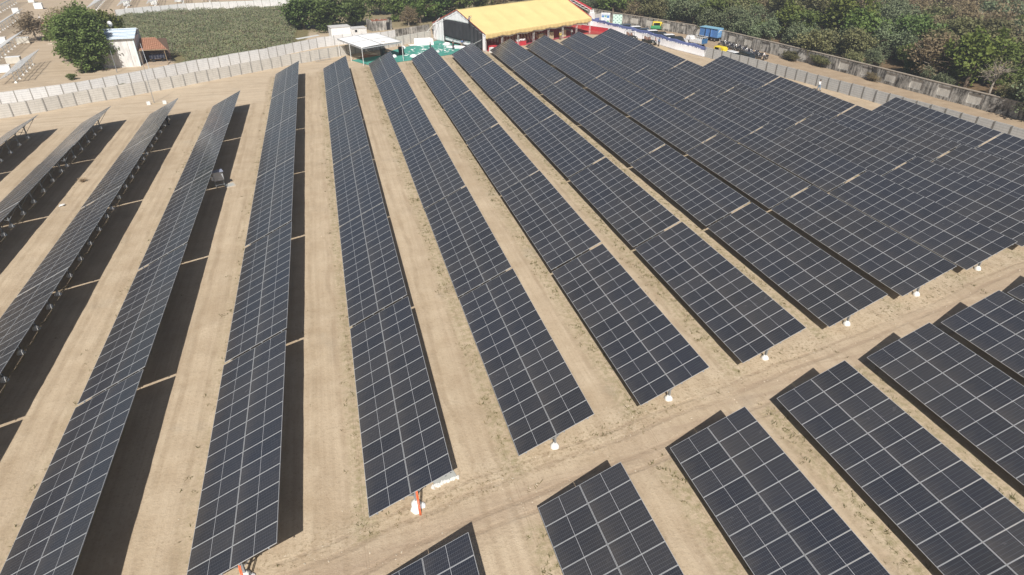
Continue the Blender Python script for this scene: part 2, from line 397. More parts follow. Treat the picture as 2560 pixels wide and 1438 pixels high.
for y in gy:
    for x in gx:
        gv.append((x, y, gh(x, y)))
        k = x / PITCH; kr = math.floor(k + 0.12)
        inarr = -3 <= kr <= 11
        y_near = SHEAR * kr
        yf = y_near + ROWS.get(kr, 0) * (TL + GAP)
        dx = x - kr * PITCH
        g = 0.0
        if inarr and (y_near - 0.5 < y < yf + 0.5 or y < y_near - ROAD):
            g = max(0, 1 - abs(dx + 0.25) / 1.0)
            if kr < 2: g *= 0.45
        A['grass'].append(g)
        dt = poly_dist((x, y), TRACK) if -15 < y < 40 else 99
        tky = 1.2 + 0.222 * (x - 11.7) + 0.35 * math.sin(x * 0.09); A['tdist'].append(y - tky if abs(y - tky) < 12 else 12.0)
        A['lane'].append(((x + 40 * PITCH) % PITCH) if inarr and y < yf + 3 else 0.0)
        yy = SHEAR * k
        vg = sm(-4.5, -2.5, y - yy) * (1 - sm(0.3, 1.6, y - yy)) if -0.9 < k < 12 else 0
        A['verge'].append(max(vg * sm(0.9, 1.8, dt), 0.35 * g))
        A['wallroad'].append(sm(1.0, 4.0, y - (yf if inarr and kr >= -3 else 200)) if x < 25 and inarr else (1.0 if x < -22 else 0.0))
        A['track'].append(max(0, 1 - dt / 1.9))
        red = 0.0
        if x > 82: red = sm(0, 2.5, x - (98.4 - 0.185 * (y - 38) if y < 96 else 87.3 - (y - 95) * 0.15))
        if y > 105 - 0.6 * (30 - x) * 0 and x < 10: red = max(red, 0.45 * sm(0, 3, y - (93 + (x + 30) * 0.62)))
        A['red'].append(red)
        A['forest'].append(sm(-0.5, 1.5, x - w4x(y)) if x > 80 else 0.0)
        A['field'].append(1.0 if (x < 14 and y > 110 and inside((x, y), FIELD)) else (0.7 * sm(140, 146, y) * sm(9, 13, x) if x < 80 else 0.0))
nx = len(gx); gf = [(j * nx + i, j * nx + i + 1, (j + 1) * nx + i + 1, (j + 1) * nx + i) for j in range(len(gy) - 1) for i in range(nx - 1)]
me = bpy.data.meshes.new('ground'); me.from_pydata(gv, [], gf); me.update()
for k, v in A.items():
    at = me.attributes.new(k, 'FLOAT', 'POINT'); at.data.foreach_set('value', v)
me.polygons.foreach_set('use_smooth', [True] * len(gf)); me.materials.append(mat_ground())
ground = link('ground', me); ground['kind'] = 'structure'

# ------------------------------------------------------------------ solar tables
mb = MB()
hx, hy, fr = 1.139, 0.567, 0.012
mb.poly([(-hx + fr, -hy + fr, -0.002), (hx - fr, -hy + fr, -0.002), (hx - fr, hy - fr, -0.002), (-hx + fr, hy - fr, -0.002)], 0)
for (a, b_, c_, d_) in ((-hx, hx, -hy, -hy + fr), (-hx, hx, hy - fr, hy), (-hx, -hx + fr, -hy + fr, hy - fr), (hx - fr, hx, -hy + fr, hy - fr)):
    mb.box(a, b_, c_, d_, -0.035, 0.001, 1)
mb.poly([(-hx + fr, -hy + fr, -0.007), (-hx + fr, hy - fr, -0.007), (hx - fr, hy - fr, -0.007), (hx - fr, -hy + fr, -0.007)], 2)
ME_MOD = mb.mesh('solar_module', [GLASS, FRAME, BACK])
mb = MB(); mb.box(-0.03, 0.03, -0.03, TL + 0.03, -0.105, -0.037)
ME_PUR = mb.mesh('purlin', STEEL)
PX = 2.30
def pl(s, d):   # point at slope distance s, offset d along the plane normal
    return Vector((s * math.cos(TILT) - d * math.sin(TILT), 0, Z0 + s * math.sin(TILT) + d * math.cos(TILT)))
mb = MB(); mb.bar(pl(0.55, -0.15), pl(4.1, -0.15), 0.05, 0.09)
zp = 0.62
mb.bar((PX, 0, zp), pl(1.05, -0.18), 0.045); mb.bar((PX, 0, zp), pl(3.95, -0.18), 0.045); 
ME_RAF = mb.mesh('rafter', STEEL)
mb = MB(); sp = (PX) / math.cos(TILT)
ztop = pl(sp, -0.17).z
mb.box(PX - 0.05, PX + 0.05, -0.075, -0.065, -0.1, ztop); mb.box(PX - 0.05, PX + 0.05, 0.065, 0.075, -0.1, ztop); mb.box(PX - 0.006, PX + 0.006, -0.065, 0.065, -0.1, ztop - 0.003)
ME_POST = mb.mesh('post', STEEL)
fr_ = random.Random(3); mb = MB(); mb.lathe([(0.27, -0.1), (0.25, 0.06), (0.20, 0.16), (0.11, 0.26), (0.09, 0.30)], 12, (PX, 0, 0), wob=0.07, rnd=fr_)
ME_FOOT = mb.mesh('footing', CONC, True)
root0 = thing('solar_table', '', 'solar table')
for h_, s_ in ((0, 1.139), (1, 3.441)):
    for j in range(NM):
        p = pl(s_, 0); o = link('solar_module', ME_MOD, root0, (p.x, (j + 0.5) * MP - 0.01, p.z), (0, -TILT, 0))
for s_ in (0.42, 1.86, 2.72, 4.16):
    p = pl(s_, 0); link('purlin', ME_PUR, root0, (p.x, 0, p.z), (0, -TILT, 0))
for j in range(6):
    y = 0.80 + j * (TL - 1.6) / 5
    for nm_, m_ in (('post', ME_POST), ('rafter', ME_RAF), ('footing', ME_FOOT)):
        link(nm_, m_, root0, (0, y, 0), (0, 0, R.uniform(-.3, .3) if nm_ == 'foot' else 0))
ROWDX = {2: -0.06, 6: 0.07, 8: 0.06, 1: -0.04, -1: 0.04, 3: -0.02, 5: 0.02}
first = True
for k, n in ROWS.items():
    for i in range(-1, n):
        if i == -1 and not (2 <= k <= 9): continue
        if k <= -3 and i < 3 or k == -2 and i < 1 : continue
        if k == -1 and i < 0: continue
        if k == 2 and i == -1: pass
        rowname = ORF[k + 3]
        if i >= 0:
            lab = f'solar table, {ORD[i]} to the dirt track in the {rowname} row from the left'
        else:
            lab = f'solar table this side of the dirt track, facing the {rowname} long row'
        loc = (k * PITCH + ROWDX.get(k, 0) + R.uniform(-.02, .02), table_y(k, i) + R.uniform(-.02, .02), R.uniform(-.035, .035))
        if first: o = root0; o.location = loc; first = False; o['label'] = lab
        else: o = dup(root0, loc, R.uniform(-.0012, .0012), lab)
        o['group'] = 'solar tables in long rows'


# ------------------------------------------------------------------ walls
def along(pl_, step):
    """points every step along a polyline"""
    out = [Vector(pl_[0])]; carry = 0.0
    for a, b in zip(pl_[:-1], pl_[1:]):
        a = Vector(a); b = Vector(b); L = (b - a).length; d = (b - a) / L; t = step - carry
        while t <= L: out.append(a + d * t); t += step
        carry = (L - (t - step))
    return out
def precast_wall(name, label, line, step, h, mp, mpost, posts2, grp=None, stain=None):
    pts = along(line, step); o0 = pts[0]
    t = thing(name, label, 'wall', (o0.x, o0.y, 0), 0, grp)
    b = MB(); b.box(0.06, step - 0.06, -0.03, 0.03, -0.15, h); pm = b.mesh('wall_panel', mp); pms = b.mesh('wall_panel', OW)
    b = MB()
    if posts2:
        b.box(-0.075, 0.075, -0.13, 0.09, -0.15, h + 0.03, taper=0.01)
    else: b.box(-0.06, 0.06, -0.09, 0.07, -0.15, h + 0.02, taper=0.01)
    qm = b.mesh('post', mpost)
    for a, c in zip(pts[:-1], pts[1:]):
        ang = math.atan2(c.y - a.y, c.x - a.x); L = (c - a).length
        dz = R.uniform(-0.05, 0.04); ang += R.uniform(-0.012, 0.012)
        o = link('wall_panel', pms if (stain and stain(a)) else pm, t, (a.x - o0.x, a.y - o0.y, dz), (0, 0, ang)); o.scale = (L / step, 1, 1)
        link('post', qm, t, (a.x - o0.x, a.y - o0.y, dz * 0.6), (0, 0, ang))
    return t
OW = mat_old_wall('stained_plaster', (0.50, 0.48, 0.44), (0.055, 0.052, 0.047), 0.44, 0.585)
PC1 = mat_precast('precast_beige', (0.60, 0.575, 0.53), (0.49, 0.465, 0.42))
PC2 = mat_precast('precast_pale', (0.72, 0.72, 0.715), (0.60, 0.60, 0.60))
PC3 = mat_precast('precast_grey', (0.53, 0.53, 0.52), (0.42, 0.42, 0.41))
PCP = mat('shaded_post', (0.33, 0.32, 0.30), 0.9, 0, 0.1)  # post colour darkened to stand in for their shadow side
precast_wall('precast_wall', 'beige precast concrete wall closest to the left rows, bordering the open sand', W1, 2.0, 1.87, PC1, PCP, True)
precast_wall('precast_wall', 'paler precast wall running just behind the beige one beside the white house', W2, 2.0, 1.95, PC2, PCP, False, None, lambda a: a.x > 31.5)
precast_wall('precast_wall', 'grey precast wall along the right edge of the panels, by the walking man', W3, 2.15, 1.78, PC3, mat('dark_shaded_post', (0.20, 0.195, 0.185), 0.9, 0, 0.1), True)  # posts here get a darker colour that paints in their shaded sides
precast_wall('precast_wall', 'far precast wall at the top left beyond the scrub field', [(-34.7, 181.0), (-28.2, 184.2), (-18.2, 188.8), (-9, 189.5), (-0.5, 189.6), (12, 189.1), (22, 188)], 2.2, 1.9, PC2, PCP, False)

# old stained masonry wall with recessed bays
OWL = mat_old_wall('pale_plaster', (0.58, 0.56, 0.51), (0.20, 0.185, 0.165), 0.30, 0.56)
COPE = mat('old_coping', (0.36, 0.31, 0.25), 0.95, 0, 0.25, 3)
pts = along(W4, 4.75); o0 = pts[0]
ow = thing('compound_wall', 'long old masonry wall stained black, in front of the woodland', 'wall', (o0.x, o0.y, 0))
H4 = 2.15
for n_, (a, c) in enumerate(zip(pts[:-1], pts[1:])):
    ang = math.atan2(c.y - a.y, c.x - a.x); L = (c - a).length
    loc = (a.x - o0.x, a.y - o0.y, 0)
    b = MB(); x0, x1 = L * 0.26, L * 0.74
    b.box(0, x0, -0.16, 0.16, -0.2, H4); b.box(x1, L, -0.16, 0.16, -0.2, H4)
    b.box(x0, x1, -0.16, 0.16, -0.2, 0.45); b.box(x0, x1, -0.16, 0.16, H4 - 0.3, H4)
    o = b.build('wall_section', OW, ow); o.location = loc; o.rotation_euler = (0, 0, ang)
    b = MB(); b.box(x0, x1, -0.03, 0.03, 0.45, H4 - 0.3)
    o = b.build('recessed_panel', OWL if (n_ * 7 % 5) != 2 else OW, ow); o.location = loc; o.rotation_euler = (0, 0, ang)
    b = MB(); b.box(0, L, -0.21, 0.21, H4, H4 + 0.10)
    o = b.build('coping', COPE, ow); o.location = loc; o.rotation_euler = (0, 0, ang)

# ------------------------------------------------------------------ vegetation
def leaf_quad(b, c, s, r, flat=0.5, mi=0, asp=0.6):
    n = Vector((r.gauss(0, 1) * (1 - flat), r.gauss(0, 1) * (1 - flat), abs(r.gauss(0.6, 0.6)) + flat)).normalized()
    t = n.orthogonal().normalized(); t.rotate(Matrix.Rotation(r.uniform(0, 2 * PI), 3, n)); u = n.cross(t)
    t = t * s; u = u * s * asp
    b.quad(c - t, c - u, c + t, c + u, mi)
def crown_mesh(name, m, rad, hgt, zb, nclump, nleaf, ls, seed, clump=0.9, droop=0.0, hollow=0.55, lean=0.0):
    r = random.Random(seed); b = MB(); lobes = []
    for _ in range(7):
        a = r.uniform(0, 2 * PI); d = r.uniform(0.15, 0.62) * rad
        lobes.append((Vector((d * math.cos(a), d * math.sin(a), zb + hgt * r.uniform(0.35, 0.72))), rad * r.uniform(0.34, 0.6), hgt * r.uniform(0.24, 0.36)))
    for i in range(nclump):
        c0, lr, lh = lobes[r.randrange(len(lobes))]
        d = Vector((r.gauss(0, 1), r.gauss(0, 1), r.gauss(0.15, 1))).normalized()
        q = r.uniform(hollow, 1.0)
        c = c0 + Vector((d.x * lr * q, d.y * lr * q, d.z * lh * q))
        cr = clump * r.uniform(0.5, 1.15)
        for _ in range(int(nleaf * r.uniform(0.6, 1.3))):
            g = Vector((r.gauss(0, 0.5), r.gauss(0, 0.5), r.gauss(0, 0.32))) * cr
            leaf_quad(b, c + g - Vector((0, 0, droop * r.random() * cr)), ls * r.uniform(0.6, 1.3), r, 0.45)
    return b.mesh(name, m), lobes
def trunk_mesh(name, m, zb, hgt, lobes, r0, seed, twigs=0):
    r = random.Random(seed); b = MB()
    top = Vector((r.uniform(-.3, .3), r.uniform(-.3, .3), zb + hgt * 0.25))
    b.tube([(0, 0, -0.2), (r.uniform(-.1, .1), r.uniform(-.1, .1), top.z * 0.5), top], [r0 * 1.25, r0, r0 * 0.75], 8)
    for c, lr, lh in lobes:
        m1 = top.lerp(c, 0.5) + Vector((r.uniform(-.3, .3), r.uniform(-.3, .3), -0.2))
        b.tube([top, m1, c], [r0 * 0.6, r0 * 0.36, r0 * 0.14], 6)
        for _ in range(3 + twigs):
            d = Vector((r.gauss(0, 1), r.gauss(0, 1), r.gauss(0.3, .7))).normalized()
            e = c + Vector((d.x * lr, d.y * lr, d.z * lh)) * r.uniform(0.7, 1.05)
            b.tube([m1.lerp(c, r.uniform(0.2, 1)), m1.lerp(e, 0.6) + Vector((0, 0, .15)), e], [r0 * 0.2, r0 * 0.11, r0 * 0.05], 4)
    return b.mesh(name, m)
L_DARK = mat_leaf('leaf_dark', [(0.070, 0.114, 0.035), (0.150, 0.221, 0.063), (0.268, 0.332, 0.111)])
L_YEL = mat_leaf('leaf_yellow_green', [(0.077, 0.105, 0.025), (0.173, 0.198, 0.045), (0.295, 0.288, 0.076)])
L_BIG = mat_leaf('leaf_big', [(0.099, 0.139, 0.041), (0.191, 0.249, 0.076), (0.266, 0.312, 0.104)])
L_OLIVE = mat_leaf('leaf_olive', [(0.124, 0.132, 0.060), (0.248, 0.243, 0.109), (0.412, 0.362, 0.182)])
L_GREY = mat_leaf('leaf_grey_green', [(0.117, 0.149, 0.082), (0.228, 0.267, 0.145), (0.345, 0.377, 0.220)])
L_BROWN = mat_leaf('leaf_dry', [(0.173, 0.133, 0.077), (0.310, 0.251, 0.146), (0.466, 0.362, 0.208)])
L_MID = mat_leaf('leaf_mid', [(0.092, 0.134, 0.036), (0.183, 0.239, 0.063), (0.267, 0.323, 0.098)])
L_SCRUB = mat_leaf('leaf_scrub', [(0.15, 0.19, 0.095), (0.26, 0.29, 0.15), (0.44, 0.37, 0.22)], 0.22)
KINDS = {}
def kind(key, mat_, bark, rad, hgt, zb, nc, nl, ls, seeds, clump=0.9, droop=0.0, r0=0.2, hollow=0.55, twigs=0):
    KINDS[key] = []
    for sd_ in seeds:
        cm, lb = crown_mesh('crown', mat_, rad, hgt, zb, nc, nl, ls, sd_, clump, droop, hollow)
        KINDS[key].append((cm, trunk_mesh('trunk', bark, max(zb, 0.6), hgt, lb, r0, sd_ + 50, twigs + 2)))
kind('dark', L_DARK, BARK, 4.4, 6.4, -0.6, 150, 40, 0.27, (1, 2), 0.95)
kind('mid', L_MID, BARK, 4.0, 5.8, -0.4, 140, 38, 0.24, (3, 4), 0.9)
kind('yellow', L_YEL, BARK, 3.8, 5.6, -0.4, 130, 36, 0.24, (5, 6), 0.9)
kind('olive', L_OLIVE, BARK, 4.3, 4.9, 0.1, 150, 42, 0.20, (7, 8, 9), 0.95, 0.3)
kind('grey', L_GREY, BARK, 4.3, 4.8, 0.1, 150, 46, 0.18, (10, 11), 0.9, 0.5)
kind('dry', L_BROWN, BARKL, 4.0, 4.8, 0.2, 120, 30, 0.17, (12, 13, 14), 1.0, 0.2, 0.16, 0.4, 6)
kind('big', L_BIG, BARK, 4.0, 5.8, -0.4, 150, 38, 0.24, (61,), 0.9)
kind('bare', L_BROWN, BARKL, 2.6, 4.2, 1.2, 14, 10, 0.12, (15,), 0.6, 0.0, 0.15, 0.4, 8)
KNAME = {'big': ('leafy_tree', 'green tree'), 'dark': ('leafy_tree', 'dark green leafy tree'), 'mid': ('leafy_tree', 'mid green leafy tree'), 'yellow': ('leafy_tree', 'bright yellow green tree'),
         'olive': ('thorn_tree', 'olive thorn tree'), 'grey': ('thorn_tree', 'grey green thorn tree'), 'dry': ('dry_tree', 'brown dry tree'), 'bare': ('bare_tree', 'pale leafless tree')}
def tree(key, x, y, s, label, group=None, sz=None, z=0.0):
    nm, _ = KNAME[key]; cm, tm = KINDS[key][R.randrange(len(KINDS[key]))]
    t = thing(nm, label, 'tree', (x, y, z), R.uniform(0, 6.28), group); t.scale = (s, s, sz or s)
    link('crown', cm, t); link('trunk', tm, t)
    return t

# big tree by the white house and its neighbours
cm, lb = crown_mesh('crown', L_BIG, 5.9, 12.8, -0.6, 470, 66, 0.22, 31, 1.0)
tm = trunk_mesh('trunk', BARKL, 1.4, 8.0, lb, 0.3, 32)
t = thing('neem_tree', 'big green tree at the left, hiding the left end of the white house', 'tree', (-24.6, 114.9, -0.8)); link('crown', cm, t); link('trunk', tm, t)
tree('big', -27.4, 124.0, 1.35, 'green tree behind the big one, left of the white house', None, 2.0)
tree('yellow', -30.5, 134, 1.35, 'bright yellow green tree behind the dish antenna house', None, 1.5)
tree('yellow', -26.0, 137, 1.1, 'smaller yellow green tree at the corner of the scrub field', None, 1.5)
tree('mid', -31.0, 139, 1.2, 'green tree at the top left above the big tree', None, 1.3)
tree('dry', -43.5, 150, 1.15, 'grey brown dry tree left of the big green tree', None, 1.2)
tree('dry', -39.5, 161, 1.2, 'dry brush tree at the top edge behind the green trees')
tree('yellow', -24.0, 114.4, 0.36, 'low green bush at the foot of the big tree')
# trees in the middle
tree('dark', 12.5, 149, 1.31, 'dark green tree at the right corner of the scrub field, left of its group', 'dark trees at the right end of the scrub field', 1.35)
tree('dark', 19.0, 147, 1.38, 'dark green tree in the middle of the group behind the small white hut', 'dark trees at the right end of the scrub field', 1.45)
tree('dark', 24.2, 151, 0.95, 'dark green tree at the right of the group beside the dirt path', 'dark trees at the right end of the scrub field', 1.35)
mids = [('mid', 36.0, 154, 0.9, 'light green tree right of the dirt path, above the dark shed'), ('yellow', 37.5, 160, 1.05, 'yellow green tree behind the shed trees at the top edge'),
        ('mid', 40.0, 150, 1.0, 'green tree between the shed and the white tent wall'), ('dry', 36.8, 147, 0.7, 'brown dry tree with visible trunk right of the dark shed'),
        ('dark', 44.5, 153, 1.1, 'dark tree directly behind the left end of the yellow tent'), ('yellow', 47.5, 160, 1.1, 'yellow green tree above the left end of the yellow tent'),
        ('mid', 52.5, 158, 1.1, 'green tree behind the ridge of the yellow tent, near its left end'), ('yellow', 57.5, 162, 1.1, 'yellow green tree behind the middle of the tent ridge'),
        ('dry', 63.0, 160, 1.0, 'dry brown tree peeking over the yellow tent'), ('mid', 32.0, 168, 1.1, 'green tree at the top edge beyond the dirt path')]
for k_, x, y, s, lab in mids: tree(k_, x, y, s * 1.15, lab, None, s * 1.3)
# woodland right of the old wall
rw = random.Random(21); placed = []
names = ['near the blue cabin truck', 'behind the row of motorcycles', 'behind the middle of the stained wall', 'at the right end of the stained wall']
cnt = {}
def wood_kind(x, y, d):
    n_ = noise.noise(Vector((x * 0.035, y * 0.035, 3.0))); q = rw.random()
    if x + 0.35 * y > 158 and q < 0.62: return 'dry' if q < 0.42 else 'olive'
    if n_ > 0.12: return 'mid' if q < 0.5 else ('yellow' if q < 0.68 else 'grey')
    if n_ < -0.15: return 'grey' if q < 0.45 else 'olive'
    return 'olive' if q < 0.42 else ('grey' if q < 0.62 else ('mid' if q < 0.78 else ('dry' if q < 0.93 else 'dark')))
yy = 40.0
while yy < 215:
    xx = w4x(yy) + 2.6
    while xx < 225:
        x = xx + rw.uniform(-1.5, 1.5); y = yy + rw.uniform(-1.7, 1.7); d = x - w4x(y)
        lim_y = 185.0 - (x - 73) * 0.30 + 26
        v = Vector((x, y, 4)) - Vector(CAM); zc = v.dot(FWD); px = v.dot(RGT) / zc * 1581.8 + 1280; py = 719 - v.dot(UPV) / zc * 1581.8
        if d > 2.0 and -90 < px < 2680 and py > -60 and (y < 178 or x > 60): placed.append((x, y, d))
        xx += 5.9 + 0.018 * (xx - 90)
    yy += 5.2 + 0.012 * (yy - 40)
placed.sort(key=lambda q: (q[0] - 17) ** 2 + (q[1] + 17) ** 2)
placed = placed[:285]
SECT = ['by the right photo edge', 'by the leafless tree', 'right of mid wall', 'above mid wall', 'above the walking man', 'above the motorcycles', 'above the blue cabin', 'above the rickshaw', 'above the checked board', 'by the wall end']
for x, y, d in placed:
    kk = wood_kind(x, y, d); s = rw.choice([0.75, 0.95, 1.1, 1.35]) * rw.uniform(0.9, 1.1) * (0.85 if d < 5 else 1.0)
    v = Vector((x, y, 0)) - Vector(CAM); a = math.degrees(math.atan2(v.x, v.y))
    sec = SECT[int(max(0, min(9, (58 - a) / 3.6)))]
    rank = int(d // 6.0)
    rk = ['against the wall', 'second deep', 'third deep', 'fourth deep'][rank] if rank < 4 else ('far deep' if rank < 8 else 'deepest')
    t = tree(kk, x, y, s, f'{KNAME[kk][1]} {rk}, {sec}', 'woodland trees beyond the stained wall', s * rw.uniform(0.95, 1.4))
    cnt.setdefault(t['label'], []).append(t)
for lab, ts in cnt.items():
    if len(ts) > 1:
        ts.sort(key=lambda t: (Vector(t.location) - Vector(CAM)).cross(Vector((0, 0, 1))).dot(Vector((0.3, 1, 0))) if False else -math.atan2(t.location.x - 17, t.location.y + 17))
        for j, t in enumerate(ts): t['label'] = lab + (f', {ORF[j]} from the right' if j < 24 else '')
tree('bare', 111.0, 55.5, 1.15, 'pale leafless tree with forked trunk near the right edge', None, 1.25)
# bushes leaning over the road side of the old wall
for j, (x, y, s, lab) in enumerate([(100.9, 88.3, 0.42, 'dark bush at the foot of the stained wall right of the motorcycles'), (102.4, 82.2, 0.48, 'dark creeper mound over the stained wall, behind the walking man'), (103.9, 70.5, 0.36, 'dry brush spilling over the stained wall near its middle')]):
    t = tree(('olive', 'olive', 'dry')[j], x + 0.3, y, s, lab, 'bushes along the stained wall', s * 0.85); t.scale = (s * 0.7, s * 1.5, s * 0.8); t.rotation_euler[2] = 0.15

# scrub field
rf = random.Random(5); b = MB(); nplant = 0
y = 117.0
while y < 187:
    x = -36.0
    while x < 10:
        q = (x + rf.uniform(-.4, .4), y + rf.uniform(-.4, .4))
        if inside(q, FIELD) and poly_dist(q, [(-26.5, 115), (-12.5, 115), (-12.5, 121)]) > 3.2:
            hgt = 0.8 + 0.9 * noise.noise(Vector((q[0] * 0.25, q[1] * 0.25, 0))) + rf.uniform(-.15, .25)
            edge = min(1.0, poly_dist(q, FIELD + FIELD[:1]) / 3.0 + 0.35); hgt = max(0.3, hgt * edge)
            for _ in range(26):
                c = Vector((q[0] + rf.gauss(0, 0.38), q[1] + rf.gauss(0, 0.38), hgt * rf.uniform(0.35, 1.1)))
                leaf_quad(b, c, rf.uniform(0.08, 0.17), rf, 0.4, 0, 0.8)
            for _ in range(2):
                a_ = Vector((q[0] + rf.uniform(-.2, .2), q[1] + rf.uniform(-.2, .2), 0)); e = a_ + Vector((rf.uniform(-.3, .3), rf.uniform(-.3, .3), hgt * 1.2))
                b.quad(a_, a_ + Vector((0.03, 0, 0)), e + Vector((0.015, 0, 0)), e, 1)
        x += 0.85
    y += 0.85
o = b.build('scrub_field', [L_SCRUB, BARKL]); o['kind'] = 'stuff'; o['label'] = 'field of dense grey green scrub and dry stalks behind the white house'; o['category'] = 'scrub'

# weeds along the table edges and the track verges, and loose litter of stones
rg = random.Random(9); b = MB()
L_WEED = mat_leaf('leaf_weed', [(0.12, 0.12, 0.045), (0.22, 0.19, 0.085), (0.34, 0.27, 0.14)], 1.2)
def tuft(b, x, y, s, n_):
    z = gh(x, y)
    for _ in range(n_):
        a = rg.uniform(0, 2 * PI); l = s * rg.uniform(0.5, 1.2); w_ = 0.012 + s * 0.06
        p0 = Vector((x + rg.gauss(0, s * .5), y + rg.gauss(0, s * .5), z - 0.01)); d = Vector((math.cos(a) * 0.8, math.sin(a) * 0.8, rg.uniform(0.35, 1.0))) * l
        sd = Vector((-math.sin(a), math.cos(a), 0)) * w_
        b.quad(p0 - sd, p0 + sd, p0 + d + sd * .3, p0 + d - sd * .3)
for k in range(0, 12):
    ya, yb = SHEAR * k - 20, SHEAR * k + ROWS[k] * (TL + GAP)
    m_ = int((yb - ya) * (7 if k >= 3 else 3.0))
    for _ in range(m_):
        y = rg.uniform(ya, yb)
        if SHEAR * k - ROAD < y < SHEAR * k - 0.4 and rg.random() < 0.8: continue
        if noise.noise(Vector((k * 9.1, y * 0.33, 0))) < -0.05 and rg.random() < 0.85: continue
        x = k * PITCH - 0.3 + rg.gauss(-0.1, 0.38)
        tuft(b, x, y, rg.uniform(0.06, 0.2), rg.randint(4, 9))
for _ in range(1500):
    k = rg.uniform(1.2, 10.5); y = SHEAR * k + rg.uniform(-3.6, 0.4)
    if poly_dist((k * PITCH, y), TRACK) < 1.3 or noise.noise(Vector((k * 1.5, y * 0.5, 4))) < 0.02: continue
    tuft(b, k * PITCH, y, rg.uniform(0.05, 0.14), rg.randint(3, 7))
for _ in range(500):
    x = rg.uniform(-28, 100); y = rg.uniform(-6, 110); tuft(b, x, y, rg.uniform(0.04, 0.12), rg.randint(3, 6))
o = b.build('weeds', L_WEED); o['kind'] = 'stuff'; o['label'] = 'dry grass and green weeds on the sand along the low edges of the tables'; o['category'] = 'weeds'
b = MB()
for _ in range(2200):
    if rg.random() < 0.6: k = rg.uniform(-2, 11); x = k * PITCH; y = SHEAR * k + rg.uniform(-5, 2)
    else: x = rg.uniform(-28, 95); y = rg.uniform(-8, 108)
    s = rg.choice([0.02, 0.025, 0.03, 0.05]) * rg.uniform(0.7, 1.3); z = gh(x, y)
    q = Matrix.Translation((x, y, z)) @ Matrix.Rotation(rg.uniform(0, 3), 4, 'Z') @ Matrix.Rotation(rg.uniform(-.4, .4), 4, 'X')
    b.box(-s, s, -s * .7, s * .7, -s * .5, s * .45, 0, q, s * 0.25)
o = b.build('pebbles', mat('pebble', (0.5, 0.43, 0.33), 0.95, 0, 0.3, 0.6)); o['kind'] = 'stuff'; o['label'] = 'small stones and clods scattered on the sand'; o['category'] = 'pebbles'

# ------------------------------------------------------------------ cloth, tent and event ground
def cloth_grid(b, fn, nu, nv, mi=0, thick=0.012, n=None):
    """thin closed cloth: fn(u,v)->Vector, u,v in 0..1"""
    P = [[fn(i / nu, j / nv) for j in range(nv + 1)] for i in range(nu + 1)]
    for i in range(nu):
        for j in range(nv):
            b.quad(P[i][j], P[i + 1][j], P[i + 1][j + 1], P[i][j + 1], mi)
def cloth(name, fn, nu, nv, m, parent=None, smooth=True, thick=0.015):
    b = MB(); P = [fn(i / nu, j / nv) for i in range(nu + 1) for j in range(nv + 1)]
    b.v = [tuple(p) for p in P]
    for i in range(nu):
        for j in range(nv):
            a = i * (nv + 1) + j; b.f.append((a, a + nv + 1, a + nv + 2, a + 1)); b.m.append(0)
    o = b.build(name, m, parent, smooth)
    md = o.modifiers.new('thickness', 'SOLIDIFY'); md.thickness = thick; md.offset = 0
    return o
YEL = mat('yellow_tent_cloth', (0.86, 0.72, 0.34), 0.8, 0, 0.05, 0.35)
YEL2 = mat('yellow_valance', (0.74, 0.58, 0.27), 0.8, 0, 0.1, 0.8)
def translucent(m, f, col):
    nt = m.node_tree; out = nt.nodes['Material Output']; b = nt.nodes['Principled BSDF']
    tr = N(nt, 'ShaderNodeBsdfTranslucent'); tr.inputs[0].default_value = c4(col); mx = N(nt, 'ShaderNodeMixShader'); mx.inputs[0].default_value = f
    nt.links.new(b.outputs[0], mx.inputs[1]); nt.links.new(tr.outputs[0], mx.inputs[2]); nt.links.new(mx.outputs[0], out.inputs[0])
translucent(YEL, 0.28, (0.9, 0.75, 0.5)); translucent(YEL2, 0.3, (0.9, 0.7, 0.35))
WCL = mat('white_cloth', (0.80, 0.79, 0.80), 0.85, 0, 0.06, 0.5)
BCL = mat('black_cloth', (0.035, 0.035, 0.04), 0.8, 0, 0.3, 0.8)
RED = mat('red_cloth', (0.50, 0.035, 0.05), 0.8, 0, 0.2, 0.8)
MAR = mat('maroon_cloth', (0.34, 0.05, 0.075), 0.85, 0, 0.25, 1.5)
LIN = mat('pale_lining', (0.62, 0.64, 0.68), 0.8)
CARP = mat('red_carpet', (0.42, 0.06, 0.05), 0.95, 0, 0.2, 0.6)
TO = Vector((47.3, 111.2, 0)); TL_, TWD = 30.3, 17.8; TA = math.atan2(0.436, 0.9)
tent = thing('marquee_tent', 'huge event tent with a yellow roof beside the far ends of the rows', 'tent', TO, TA)
EH, RH = 3.5, 7.05
def wrinkle(x, y, a=0.04): return a * (noise.noise(Vector((x * 0.5, y * 0.9, 1))) + 0.5 * noise.noise(Vector((x * 1.7, y * 2.1, 7))))
NB = 7
def sag(u): return -0.10 * abs(math.sin(u * NB * PI))
def roof_near(u, v): x = u * (TL_ + 0.3) - 0.15; return Vector((x, -0.25 + v * (TWD / 2 + 0.25), EH - 0.05 + v * (RH - EH + 0.05) + sag(u) * (0.3 + math.sin(v * PI)) + wrinkle(x, v * 9)))
def roof_far(u, v): p = roof_near(u, v); return Vector((p.x, TWD - p.y, p.z))
cloth('roof_cloth', roof_near, 84, 24, YEL, tent); cloth('roof_cloth', roof_far, 60, 10, YEL, tent)
